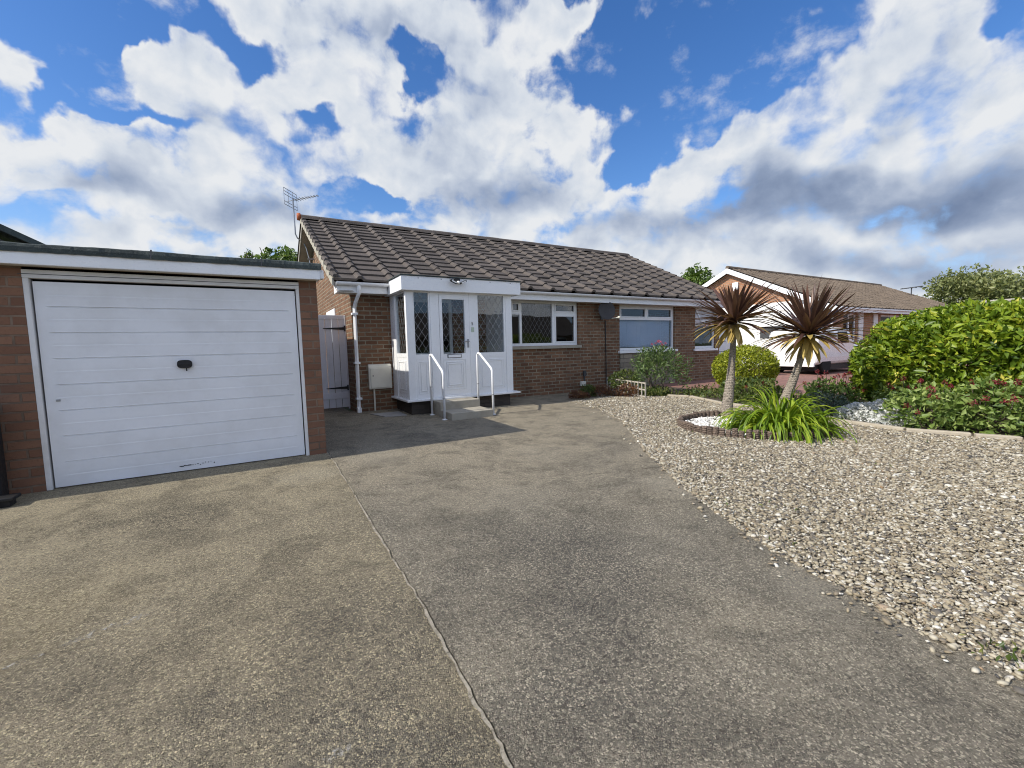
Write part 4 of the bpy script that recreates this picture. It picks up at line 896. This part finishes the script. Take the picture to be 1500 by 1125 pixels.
for (xa, ya), (xb, yb) in zip(bp_, bp_[1:]):
    n = max(1, int(math.hypot(xb-xa, yb-ya)/.42))
    for k in range(n):
        t0, t1 = k/n, (k+.96)/n; j = random.uniform(-.02, .02)
        p = Vector((xa+(xb-xa)*t0, ya+(yb-ya)*t0+j, 0)); q = Vector((xa+(xb-xa)*t1, ya+(yb-ya)*t1+j, 0)); p.z, q.z = G(p.y)+.012, G(q.y)+.012+random.uniform(-.006, .008)
        em.bar(p, q, .085, .075)
tag(build('border_edging', em, TAN, bevel=.012, loc=(8, 4, .08)), 'low pale stone edging between the gravel and the flower border', 'edging')

# ------------------------------------------------------------------ plants
def lump(P, seed, k=2.3):
    r_ = np.random.default_rng(seed); o = np.zeros(len(P))
    for i in range(7):
        w_ = r_.normal(0, k*(1+.5*i), 3); o += np.sin(P@w_+r_.uniform(0, 6.28))/(1+.55*i)
    return o/2.4
def leaves(C, N, L, Wd, droop=.0, spread=.7, fold=.25, rnd=None):
    """diamond leaves: C centres (n,3), N outward directions"""
    n = len(C); D_ = N+rng.normal(0, spread, (n, 3)); D_[:, 2] -= droop; D_ /= np.linalg.norm(D_, axis=1)[:, None]
    A_ = rng.normal(0, 1, (n, 3))+N*1.1; A_ -= D_*(A_*D_).sum(1)[:, None]; A_ /= np.linalg.norm(A_, axis=1)[:, None]
    Sd = np.cross(D_, A_); sz = rng.uniform(.5, 1.35, n); l = L*sz[:, None]; w_ = (Wd*sz*rng.uniform(.75, 1.25, n))[:, None]
    V = np.stack([C-D_*l*.5, C+Sd*w_*.5+A_*w_*fold-D_*l*.05, C+D_*l*.5-A_*l*.12, C-Sd*w_*.5+A_*w_*fold-D_*l*.05], 1)
    F = np.array([(0, 1, 2), (0, 2, 3)])[None]+4*np.arange(n)[:, None, None]
    return V.reshape(-1, 3), F.reshape(-1, 3), np.repeat(rng.random(n) if rnd is None else rnd, 4)
def crown_pts(n, c, r, seed, shell=.55, lumpy=.22, k=2.3, flat_bottom=-.55, box=1.0):
    U = rng.normal(0, 1, (n*2, 3)); U /= np.linalg.norm(U, axis=1)[:, None]; U = U[U[:, 2] > flat_bottom][:n]; U = np.sign(U)*np.abs(U)**box
    rad = (shell+(1-shell)*rng.random(len(U))**.45)*(1+lumpy*lump(U, seed, k)); r = np.array(r)
    return np.array(c)+U*r*rad[:, None], U/r/np.linalg.norm(U/r, axis=1)[:, None], rad
def shrub(name, base, r, n, L, Wd, m, label, cat, seed, group=None, shell=.5, lumpy=.22, stems=7, droop=.0, spread=.75, zc=None, shade=None, k=2.3, flat_bottom=-.55, box=1.0):
    zc = r[2]*.52+base[2] if zc is None else zc
    t = thing(name, base, label, cat, group)
    C, Nn, rad = crown_pts(n, (base[0], base[1], zc), r, seed, shell, lumpy, k, flat_bottom, box); ok = C[:, 2] > base[2]+.01; C, Nn = C[ok], Nn[ok]
    lv = np.clip(rng.normal(.45, .24, len(C))+.16*lump(C*1.0, seed+3, 4), 0, 1)
    V, F, q = leaves(C, Nn, L, Wd, droop, spread, rnd=lv); npmesh('foliage', V, F, q, m, t)
    sm = MB()
    for i in range(stems):
        a = random.uniform(0, 6.28); e = Vector((base[0]+r[0]*.6*math.cos(a), base[1]+r[1]*.6*math.sin(a), zc+r[2]*random.uniform(.1, .6))); b0 = Vector((base[0]+.08*math.cos(a), base[1]+.08*math.sin(a), base[2]-.02))
        sm.tube([b0, b0.lerp(e, .5)+Vector((0, 0, .05)), e], [.018, .012, .005], 6)
    build('stem', sm, BARK2, t); return t
def ribbons(bases, dirs, length, width, droop, seg=7, fold=.3, rnd=None, taper=1.0, curl=0):
    """arching strap leaves; dirs unit start directions, droop bends them down along their length"""
    n = len(bases); P = np.array(bases, float); D_ = np.array(dirs, float); V = []; step = (np.asarray(length)/seg)[:, None]
    dr_ = np.asarray(droop)[:, None]
    for k in range(seg+1):
        t_ = k/seg; side = np.cross(D_, [0, 0, 1.0]); side /= np.linalg.norm(side, axis=1)[:, None]+1e-9; up_ = np.cross(side, D_)
        wv = (np.asarray(width)*np.minimum(1, .45+2.2*t_)*(1-t_**2.2)**taper)[:, None]+.0015
        V += [P-side*wv*.5+up_*wv*fold, P.copy(), P+side*wv*.5+up_*wv*fold]
        P = P+D_*step; D_ = D_+np.array([0, 0, -1.])*dr_/seg*(.4+1.6*t_); D_ = D_/np.linalg.norm(D_, axis=1)[:, None]
    V = np.stack(V, 1).reshape(-1, 3); m_ = 3*(seg+1); F = []
    for k in range(seg): F += [(3*k, 3*k+1, 3*k+4, 3*k+3), (3*k+1, 3*k+2, 3*k+5, 3*k+4)]
    F = (np.array(F)[None]+m_*np.arange(n)[:, None, None]).reshape(-1, 4)
    return V, F, np.repeat(rng.random(n) if rnd is None else rnd, m_)
def palm(base, top, label, seed, rad, h):
    r_ = np.random.default_rng(seed)
    t = thing('spiky_palm', base, label, 'palm', 'spiky purple palms in the round bed')
    b0, e = Vector(base), Vector(top); tk = MB(); n = 26; pts, rs = [], []
    for k in range(n+1):
        s_ = k/n; p = b0.lerp(e, s_); p.x += .035*math.sin(s_*3.1); p.z -= .05*(1-s_); pts.append(p); rs.append((.092*(1-s_)**1.5+.050+.012*max(0, .15-s_)*8*.5)*(1+.05*random.uniform(-1, 1))*.74)
    tk.tube(pts, rs, 16); build('trunk', tk, BARK, t, smooth=True)
    n = 150; az_ = r_.uniform(0, 6.283, n); e0 = np.clip(r_.beta(1.0, 1.15, n)*1.72-.22, -.25, 1.5)
    D_ = np.stack([np.cos(e0)*np.cos(az_), np.cos(e0)*np.sin(az_), np.sin(e0)], 1)
    L = rad*(.86+.26*np.cos(e0*.8))*r_.uniform(.80, 1.14, n); L = np.where(e0 > .9, L*h, L)
    B = np.array(e)+D_*.03+r_.normal(0, .018, (n, 3)); q = np.clip(r_.normal(.36, .2, n), 0, .68)
    q = np.where((e0 < .25) & (r_.random(n) < .42), r_.uniform(.76, .95, n), q)
    V, F, a = ribbons(B, D_, L, np.full(n, .068)*r_.uniform(.75, 1.2, n), r_.uniform(.05, .35, n)+np.where(e0 < .3, .35, 0), 6, .16, q, .75)
    npmesh('crown', V, F, a, L_PALM, t)
    n = 26; az_ = r_.uniform(0, 6.283, n); e0 = r_.uniform(-.85, .1, n); D_ = np.stack([np.cos(e0)*np.cos(az_), np.cos(e0)*np.sin(az_), np.sin(e0)], 1)
    V, F, a = ribbons(np.array(e)-np.array([0, 0, .03])+D_*.03, D_, rad*r_.uniform(.45, .72, n), np.full(n, .085), r_.uniform(.3, 1.3, n), 6, .1, r_.uniform(.86, 1, n), .45)
    o = npmesh('dry_leaves', V, F, a, L_PALM, t); o['label'] = 'drooping yellow dead leaves'
palm((6.69, 4.37, G(4.37)), (6.78, 4.30, 1.66), 'left purple-brown spiky palm with a straight grey trunk at the bed edge', 3, .76, .80)
palm((7.02, 3.74, G(3.74)), (7.28, 3.42, 1.43), 'right purple-brown spiky palm leaning out from behind the bright strappy clump', 5, .80, .98)

t = thing('strappy_clump', (6.2, 3.28, G(3.28)), 'bright green arching strap-leaved clump spilling over the round bed edge', 'plant')
n = 520; ang = rng.uniform(0, 6.283, n); rr = rng.random(n)**.5
cx, cy = 6.30+rr*.52*np.cos(ang)*.9+.0, 3.28+rr*.34*np.sin(ang)
c_, s_ = math.cos(R(-32)), math.sin(R(-32)); bx, by = cx-6.3, cy-3.28; cx, cy = 6.30+bx*c_-by*s_, 3.28+bx*s_+by*c_
oa = np.arctan2(cy-3.28, cx-6.3)+rng.normal(0, .75, n); inner = rr < .45; e0 = np.where(inner, rng.uniform(.95, 1.5, n), rng.uniform(.55, 1.35, n))
D_ = np.stack([np.cos(e0)*np.cos(oa), np.cos(e0)*np.sin(oa), np.sin(e0)], 1)
V, F, a = ribbons(np.stack([cx, cy, .02*cy], 1), D_, rng.uniform(.45, .82, n)*np.where(inner, 1.12, 1), rng.uniform(.030, .048, n), np.where(inner, rng.uniform(2.0, 4.5, n), rng.uniform(3.0, 6.5, n)), 11, .3, np.clip(rng.normal(.5, .25, n), 0, 1))
npmesh('leaves', V, F, a, L_LILY, t)

shrub('spotted_laurel', (10.0, 2.12, G(2.4)), (1.08, 1.74, .98), 34000, .125, .054, L_HEDGE, 'huge yellow-green spotted laurel bush on the right behind the red flowers', 'bush', 11, shell=.42, lumpy=.14, spread=.95, zc=.86, flat_bottom=-.75, box=.84)
shrub('golden_shrub', (10.15, 6.16, G(6.1)), (.70, .72, .60), 12500, .055, .032, L_GOLD, 'rounded clipped golden shrub behind the left palm', 'shrub', 21, shell=.62, lumpy=.10, zc=.66, flat_bottom=-.8)
t = shrub('flowering_shrub', (8.25, 7.15, G(7.1)), (.64, .64, .64), 1900, .10, .026, L_GREEN, 'loose grey-green shrub with pink flowers under the window with the blind', 'shrub', 31, shell=.25, lumpy=.32, zc=.78, droop=-.25)
for i in range(9):
    a = 2.4*i; C, Nn, _ = crown_pts(16, (8.28+.30*math.cos(a)*(i/9), 7.12+.26*math.sin(a)*(i/9), 1.40-.012*i), (.028, .028, .03), 33+i, .3); V, F, q = leaves(C, Nn, .028, .022, 0, 1.); npmesh('flower_head', V, F, q, L_PINK, t)
n = 60; ang = rng.uniform(0, 6.283, n); e0 = rng.uniform(.3, 1.5, n); D_ = np.stack([np.cos(e0)*np.cos(ang), np.cos(e0)*np.sin(ang), np.sin(e0)], 1)
V, F, q = ribbons(np.array([8.25, 7.15, .55])+D_*.3, D_, rng.uniform(.3, .62, n), np.full(n, .016), rng.uniform(.2, 1, n), 5); npmesh('shoots', V, F, q, L_GREEN, t)
shrub('low_green_shrub', (7.95, 7.85, G(7.8)), (.42, .4, .3), 900, .07, .03, L_LOW, 'small light green plant between the trellis and the stone panel', 'plant', 37, zc=.42, stems=4)
# bronze sedums
for i, (x, y, rx, h_, lb) in enumerate(((6.35, 7.72, .26, .12, 'small dark bronze plant at the corner where drive meets gravel'), (6.72, 7.82, .20, .20, 'yellowish upright little plant among the bronze ones by the house'), (7.02, 7.78, .34, .17, 'middle bronze sedum mound in front of the trellis'), (7.42, 7.30, .36, .22, 'largest orange-bronze sedum mound against the trellis'))):
    shrub('bronze_sedum', (x, y, G(y)), (rx, rx*.9, h_), 700, .05, .022, L_SEDUM if i != 1 else L_LOW, lb, 'plant', 40+i, 'bronze plants along the top of the gravel', shell=.3, zc=G(y)+h_*.45, stems=3, droop=-.3)
# valerian clumps: foliage, stalks, crimson heads
def valerian(base, r, n, label, seed, heads=14, m=L_DARK, hh=.22, L=.085):
    t = shrub('red_valerian', base, r, n, L, L*.45, m, label, 'flowering plant', seed, 'red valerian clumps in the border', shell=.35, lumpy=.25, zc=base[2]+r[2]*.48, stems=5)
    sm = MB()
    for i in range(heads):
        a = random.uniform(0, 6.28); q_ = math.sqrt(random.random())*.95; x, y = base[0]+r[0]*q_*math.cos(a), base[1]+r[1]*q_*math.sin(a); z = base[2]+r[2]*1.1*math.sqrt(max(.1, 1-q_*q_*.8))+random.uniform(-.02, hh)
        sm.tube([(base[0], base[1], base[2]+.02), (x*.8+base[0]*.2, y*.8+base[1]*.2, base[2]+r[2]*.55), (x, y, z)], [.007, .006, .004], 5)
        e = random.uniform(.75, 1.2); C, Nn, _ = crown_pts(46, (x, y, z), (.036*e, .036*e, .048*e), seed+i, .2); V, F, q = leaves(C, Nn, .024, .016, 0, 1.); npmesh('flower_head', V, F, q, L_RED, t)
    build('stalks', sm, BARK2, t)
valerian((8.72, 1.72, G(1.7)), (.55, .50, .46), 1700, 'nearest red valerian clump at the right edge below the laurel', 51, 30, hh=.26, L=.10)
valerian((8.35, 2.28, G(2.3)), (.50, .48, .40), 1500, 'leafy red valerian clump just right of the white flowers', 52, 18, hh=.26, L=.10)
valerian((9.2, 2.75, G(2.7)), (.45, .55, .50), 1300, 'taller red valerian behind the white flowers, touching the laurel', 53, 20, hh=.30)
valerian((9.3, 3.95, G(3.9)), (.5, .55, .36), 1500, 'dark valerian with thin upright seed heads between right palm and laurel', 54, 24, hh=.34)
valerian((8.9, .75, G(.7)), (.6, .6, .5), 1400, 'red valerian clump cut off by the right edge of the garden', 55, 16)
valerian((9.1, 5.35, G(5.3)), (.6, .65, .32), 1300, 'low green valerian between the golden shrub and the two palms', 56, 6, L_LOW, .12)
# silver plant and white alyssum
shrub('silver_plant', (8.45, 3.70, G(3.7)), (.42, .36, .22), 1800, .06, .022, L_SILV, 'grey-green feathery plant right of the strappy clump', 'plant', 61, shell=.3, zc=.2, stems=4, droop=-.2)
def mound(x, y, rx, ry, h_, label, seed, n=1500):
    n = int(n*1.6)
    t = thing('white_alyssum', (x, y, G(y)), label, 'flowering plant', 'mounds of white flowers in the border')
    C, Nn, _ = crown_pts(n, (x, y, G(y)+.01), (rx, ry, h_), seed, .8, .2, 4, 0.0); V, F, q = leaves(C, Nn, .040, .034, 0, .35); npmesh('flowers', V, F, q, L_WHITE, t)
    C, Nn, _ = crown_pts(n//3, (x, y, G(y)+.0), (rx*1.02, ry*1.02, h_*.9), seed, .7, .2, 4, -.1); V, F, q = leaves(C, Nn, .05, .014, 0, .8); npmesh('foliage', V, F, q, L_GREY, t)
mound(8.42, 3.12, .40, .40, .25, 'larger white alyssum mound in front of the dark valerian', 71, 1500)
mound(8.22, 2.68, .30, .26, .22, 'smaller white alyssum mound next to the leafy valerian', 72, 900)
mound(8.75, 2.75, .36, .36, .34, 'white alyssum mound farthest from the gravel, under the laurel', 73, 1100)
# sparse ground cover along the border and weeds in the gravel
n = 5200; t_ = rng.random(n); X = np.where(t_ < .55, rng.uniform(8.2, 10.0, n), rng.uniform(7.7, 8.6, n)); Y = np.where(t_ < .55, rng.uniform(4.4, 6.9, n), rng.uniform(6.3, 7.6, n))
k = ~inpoly(X, Y, GRAV) & (np.sin(X*5)+np.sin(Y*6+X) > -.9); X, Y = X[k], Y[k]; C = np.stack([X, Y, .02*Y+rng.random(len(X))**1.7*.15+.02], 1)
V, F, q = leaves(C, np.tile([0, 0, 1.], (len(X), 1)), .075, .03, 0, .8); tag(npmesh('ground_cover', V, F, q, L_LOW), 'low straggling green ground cover along the back of the border', 'ground cover', kind='stuff')
n = 900; X = rng.uniform(2.5, 7.5, n); Y = rng.uniform(.3, 7.3, n); k = inpoly(X, Y, GRAV) & ~inbed(X, Y, 1.05) & (np.sin(X*3.1+1)*np.sin(Y*2.7)+.6*np.sin(X*7+Y*5) > .62); X, Y = X[k], Y[k]
X = np.concatenate([X, rng.normal(2.60, .05, 40)]); Y = np.concatenate([Y, rng.normal(.40, .08, 40)])
C = np.stack([X, Y, .02*Y+.025+rng.random(len(X))*.02], 1); V, F, q = leaves(C, np.tile([0, 0, 1.], (len(X), 1)), .035, .012, 0, .9); tag(npmesh('weeds', V, F, q, L_LOW), 'tiny green weeds scattered through the gravel', 'weeds', kind='stuff')

# ------------------------------------------------------------------ neighbouring houses
nb = thing('neighbour_bungalow', (28, 8.7, G(8.7)), 'orange brick bungalow with a white gable edge beyond the red paved drive', 'bungalow')
wl = MB(); NX0, NX1, NY, NYR, NZR = 20.25, 37, 8.75, 13.1, 4.87
wall_xz(wl, NX0, NX1, .1, 2.5, NY, .25, [(21.4, 22.6, 1.2, 2.4), (25, 27.5, 1.1, 2.4), (30, 32.5, 1.1, 2.4)])
wl.add([(NX0, NY, .1), (NX0, 17.5, .1), (NX0, 17.5, 2.5), (NX0, NYR, 4.68), (NX0, NY, 2.5)], [(0, 1, 2, 3, 4)]); wl.add([(NX1, NY, .1), (NX1, 17.5, .1), (NX1, 17.5, 2.5), (NX1, NYR, 4.68), (NX1, NY, 2.5)], [(0, 1, 2, 3, 4)])
build('wall', wl, NB, nb)
w_ = MB(); w_.box((NX0-.03, 8.9, .1), (NX0-.002, 17.4, 3.02)); build('render_panel', w_, RENDER, nb)
ro = tile_roof(nb, 20.0, 37.2, 8.33, 2.63, NYR, NZR, 44, 16, TILE2, 'roof', .03, .02)
w_ = MB(); w_.add([(20, NYR, NZR), (37.2, NYR, NZR), (37.2, 17.85, 2.63), (20, 17.85, 2.63)], [(0, 1, 2, 3)]); build('roof_back', w_, TILE2, nb)
w_ = MB(); w_.tube([(20, NYR, NZR+.02), (37.2, NYR, NZR+.02)], .09, 8); build('ridge', w_, TILE2, ro)
w_ = MB()
for y0, z0, y1, z1 in ((8.30, 2.60, NYR, NZR), (NYR, NZR, 17.85, 2.62)):
    v = [(x, y, z) for x in (19.97, 20.02) for y, z in ((y0, z0-.02), (y1, z1-.02), (y1, z1-.25), (y0, z0-.25))]; w_.add(v, [(0, 1, 2, 3), (7, 6, 5, 4), (0, 4, 5, 1), (3, 2, 6, 7), (0, 3, 7, 4), (1, 5, 6, 2)])
build('barge_board', w_, WHITE, nb)
w_ = MB(); w_.box((20.02, 8.36, 2.42), (37, 8.40, 2.60)); w_.box((20.1, 8.28, 2.54), (37, 8.36, 2.60)); build('fascia', w_, WHITE, nb)
w_ = MB(); w_.tube([(20.22, 8.66, 2.5), (20.22, 8.66, .2)], .045, 6); build('downpipe', w_, WHITE, nb)
window(nb, 21.4, 22.6, 1.2, 2.4, 8.8, [(.05, .47, .06, .94, 0), (.53, .95, .06, .94, 0)]); window(nb, 25, 27.5, 1.1, 2.4, 8.8, [(.03, .5, .06, .94, 0), (.53, .97, .06, .94, 0)]); window(nb, 30, 32.5, 1.1, 2.4, 8.8, [(.03, .5, .06, .94, 0), (.53, .97, .06, .94, 0)])
w_ = MB(); w_.box((22.75, 8.70, .2), (23.15, 8.745, 2.42)); w_.box((24.2, 8.70, .2), (24.6, 8.745, 2.42)); build('door_surround', w_, RENDER, nb)
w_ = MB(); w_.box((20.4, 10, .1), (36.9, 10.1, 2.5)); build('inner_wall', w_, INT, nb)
fw_o = MB(); fw_o.box((NX0-.045, 10.15, 1.45), (NX0-.031, 11.55, 1.98)); so_ = build('side_window', fw_o, DGREY, nb)
w_ = MB(); w_.box((NX0-.05, 10.2, 1.5), (NX0-.046, 10.9, 1.93)); build('pane', w_, GLASS, so_)
t = thing('alarm_box', (20.2, 12.77, 3.8), 'white alarm box high on the orange brick gable behind the left palm', 'alarm box')
w_ = MB(); w_.box((20.13, 12.63, 3.74), (20.248, 12.91, 4.15)); build('case', w_, WHITE, t, .02)
w_ = MB(); w_.lathe([(.03, -.03), (.03, 0)], (20.19, 12.77, 3.73), 10); build('strobe', w_, LAMP, t)
sg = thing('side_garage', (15.2, 10.6, .2), 'pale grey shaded garage front at the end of the red drive, behind the golden shrub', 'garage')
w_ = MB(); w_.prism([(13.6, .15), (16.9, .15), (16.9, 2.10), (14.6, 2.62), (13.6, 2.62)], 'y', 10.62, 15.5); build('wall', w_, RENDER, sg)
w_ = MB(); w_.box((13.55, 10.50, .15), (13.72, 10.615, 2.6)); build('corner_post', w_, WHITE, sg)
w_ = MB(); w_.box((14.0, 10.585, .18), (16.2, 10.615, 2.05)); gd = build('garage_door', w_, WHITEG, sg, .01)
w_ = MB()
for z in (.55, .95, 1.35, 1.75): w_.box((14.05, 10.578, z), (16.15, 10.584, z+.02))
build('door_rib', w_, DGREY, gd)
# low outbuilding with a dark roof behind the garage
ob = thing('outbuilding', (-4.3, 10.5, .2), 'dark pitched roof rising behind the garage at the left edge', 'outbuilding')
w_ = MB(); w_.box((-6.4, 9.3, .1), (-2.35, 14, 2.7)); build('wall', w_, GB, ob)
w_ = MB()
w_.prism([(-2.05, 2.78), (-2.05, 2.70), (-4.35, 3.95), (-6.7, 2.70), (-6.7, 2.78), (-4.35, 4.06)], 'y', 9.0, 14.3); build('roof', w_, FELT, ob)
w_ = MB(); w_.prism([(-2.35, 2.7), (-4.35, 3.90), (-6.4, 2.7)], 'y', 9.3, 9.4); build('gable', w_, DGREY, ob)
fb = thing('far_bungalow', (46, 6, .24), 'distant dark roof with a pale ridge line above the laurel at the right edge', 'bungalow')
w_ = MB(); w_.box((43, -12, .2), (52, 10.6, 2.6)); build('wall', w_, NB, fb)
w_ = MB(); w_.prism([(42.4, 2.55), (47.5, 3.80), (52.6, 2.55)], 'y', -12.5, 11.2); build('roof', w_, TILE, fb)
w_ = MB(); w_.tube([(47.5, -12.5, 3.82), (47.5, 11.2, 3.82)], .10, 6); build('ridge', w_, paint('pale_ridge', (.4, .37, .32), .8, .2, .3), fb)
t = thing('far_aerial', (36, 11.1, 3.9), 'small aerial on a pole above the far end of the orange brick bungalow', 'aerial')
w_ = MB(); w_.tube([(36, 11.08, 3.7), (36, 11.08, 4.42)], .03, 6); build('mast', w_, DGREY, t)
w_ = MB(); w_.tube([(35.9, 11.6, 4.40), (36, 10.55, 4.46)], .03, 6)
for k in range(5): y = 11.5-.2*k; w_.tube([(35.8, y, 4.42), (36.2, y, 4.42)], .02, 5)
build('array', w_, DGREY, t)
# white van on the red drive
vn = thing('parked_van', (18, 8.1, G(8)), 'white van parked on the red paved drive behind the two palms', 'van')
def loft(sections, nn):
    mb = MB(); vs = [p for s_ in sections for p in s_]; mb.add(vs, [(i*nn+k, i*nn+(k+1) % nn, (i+1)*nn+(k+1) % nn, (i+1)*nn+k) for i in range(len(sections)-1) for k in range(nn)]+[tuple(range(nn))[::-1], tuple((len(sections)-1)*nn+k for k in range(nn))]); return mb
secs = []
for x, zt, hw in ((16.18, 1.60, .76), (16.24, 1.70, .82), (16.5, 1.76, .84), (18.2, 1.76, .84), (18.45, 1.70, .83), (18.9, 1.24, .80), (19.6, 1.08, .76), (19.85, .88, .68), (19.9, .70, .62)):
    yc, zb = 8.14, .44; q = []
    for k in range(20):
        a = 2*math.pi*k/20+math.pi/20; c, s_ = math.cos(a), math.sin(a); q.append((x, yc+hw*math.copysign(abs(c)**.32, c), (zb+zt)/2+(zt-zb)/2*math.copysign(abs(s_)**.32, s_)))
    secs.append(q)
build('body', loft(secs, 20), CARW, vn, smooth=False, bevel=.01)
w_ = MB(); w_.add([(17.5, 7.290, 1.2), (18.35, 7.290, 1.2), (18.2, 7.31, 1.6), (17.5, 7.305, 1.6)], [(0, 1, 2, 3)]); w_.add([(18.93, 7.6, 1.245), (18.93, 8.7, 1.245), (18.47, 8.75, 1.69), (18.47, 7.55, 1.69)], [(0, 1, 2, 3)]); build('window', w_, CGLASS, vn)
for x in (16.85, 19.2):
    for y in (7.42, 8.86):
        w_ = MB(); w_.lathe([(.16, -.09), (.30, -.09), (.33, -.06), (.33, .06), (.30, .09), (.16, .09)], (x, y, .16+.33), 20, 'y'); wh = build('wheel', w_, TYRE, vn)
        w_ = MB(); w_.lathe([(.02, -.07), (.18, -.085), (.19, -.06)], (x, y, .16+.33), 14, 'y'); build('rim', w_, GREY, wh)
w_ = MB(); w_.box((16.12, 7.40, .42), (16.22, 8.88, .56)); build('bumper', w_, WHITE, vn, .02)
w_ = MB(); w_.box((16.3, 7.45, .28), (19.7, 8.83, .46)); build('underbody', w_, BLACK, vn)

# ------------------------------------------------------------------ houses across the street, seen in the window reflections
for x0, x1, lb in ((-14, 9, 'brick bungalow across the street, reflected in the porch glass'), (12.5, 34, 'brick bungalow across the street, reflected in the window with the blind')):
    t = thing('street_bungalow', ((x0+x1)/2, -24, -.2), lb, 'bungalow')
    w_ = MB(); w_.box((x0, -30, -.25), (x1, -23.5, 2.5)); build('wall', w_, HB, t)
    w_ = MB(); w_.prism([(-22.9, 2.45), (-26.75, 4.9), (-30.6, 2.45)], 'x', x0-.4, x1+.4); build('roof', w_, TILE, t)
    for k in range(3):
        xa = x0+3+(x1-x0-6)*k/2; w_ = MB(); w_.box((xa-1, -23.49, 1.0), (xa+1, -23.44, 2.2)); fr_ = build('window', w_, WHITE, t); w_ = MB(); w_.box((xa-.93, -23.438, 1.07), (xa+.93, -23.43, 2.13)); build('pane', w_, CGLASS, fr_)
t = thing('street_hedge', (8, -14, -.24), 'clipped green hedge across the street, reflected in the windows', 'hedge')
n = 9000; X = rng.uniform(-12, 30, n); q = rng.random(n); Y = np.where(q < .7, -13.5+rng.normal(0, .07, n), rng.uniform(-14.4, -13.5, n)); Z = np.where(q < .7, rng.uniform(-.2, 1.25, n), 1.25+rng.normal(0, .06, n))
V, F, a = leaves(np.stack([X, Y, Z], 1), np.tile([0, .8, .5], (n, 1)), .24, .13); npmesh('foliage', V, F, a, L_GREEN, t)
w_ = MB(); w_.box((-12, -14.3, -.3), (30, -13.6, 1.15)); build('branches', w_, BARK2, t)
# ------------------------------------------------------------------ trees
def tree(name, base, h, r, n, L, m, label, seed, lumpy=.3, shell=.35, group=None):
    t = thing(name, base, label, 'tree', group); b0 = Vector(base); r_ = random.Random(seed)
    tk = MB(); top = b0+Vector((0, 0, h-r[2]*1.1)); tk.tube([b0, b0.lerp(top, .5)+Vector((.1, 0, 0)), top], [.06*h**.5*.9, .05*h**.5*.8, .03*h**.5], 9)
    for k in range(9):
        a = r_.uniform(0, 6.28); e = Vector((b0.x+r[0]*.75*math.cos(a), b0.y+r[1]*.75*math.sin(a), b0.z+h-r[2]+r[2]*r_.uniform(-.3, .75))); s_ = b0.lerp(top, r_.uniform(.6, 1)); tk.tube([s_, s_.lerp(e, .5)+Vector((0, 0, .1*r[2])), e], [.05, .03, .012], 6)
    build('trunk', tk, BARK2, t)
    Cs = []; Ns = []
    for k in range(16):
        a = r_.uniform(0, 6.28); q = r_.random()**.5; c = (b0.x+r[0]*.62*q*math.cos(a), b0.y+r[1]*.62*q*math.sin(a), b0.z+h-r[2]+r[2]*.62*r_.uniform(-.8, 1)*(1-q*.5)); f_ = r_.uniform(.34, .55)
        C, Nn, _ = crown_pts(n//16, c, (r[0]*f_, r[1]*f_, r[2]*f_), seed+k, shell, lumpy, 3, -.9); Cs.append(C); Ns.append(Nn)
    C, Nn = np.vstack(Cs), np.vstack(Ns); V, F, q = leaves(C, Nn, L, L*.5, 0, .9); npmesh('crown', V, F, q, m, t)
tree('pale_tree', (55, 12.0, .24), 7.3, (4.4, 4.6, 2.6), 9000, .34, L_TREE, 'broad pale olive tree behind the laurel at the right', 81)
tree('garden_tree', (32.4, 24, .24), 7.6, (1.9, 1.9, 1.9), 2200, .34, L_TREE2, 'green treetop showing between the two bungalow roofs', 82)
tree('garden_tree', (1.3, 20, .24), 5.75, (.95, .95, 1.3), 1600, .20, L_TREE2, 'leafy treetop above the garage roof beside the left gable', 83)
tree('garden_tree', (.15, 21, .24), 5.35, (.28, .28, .5), 200, .15, L_TREE2, 'tiny tip of a tree poking over the middle of the garage roof', 84)
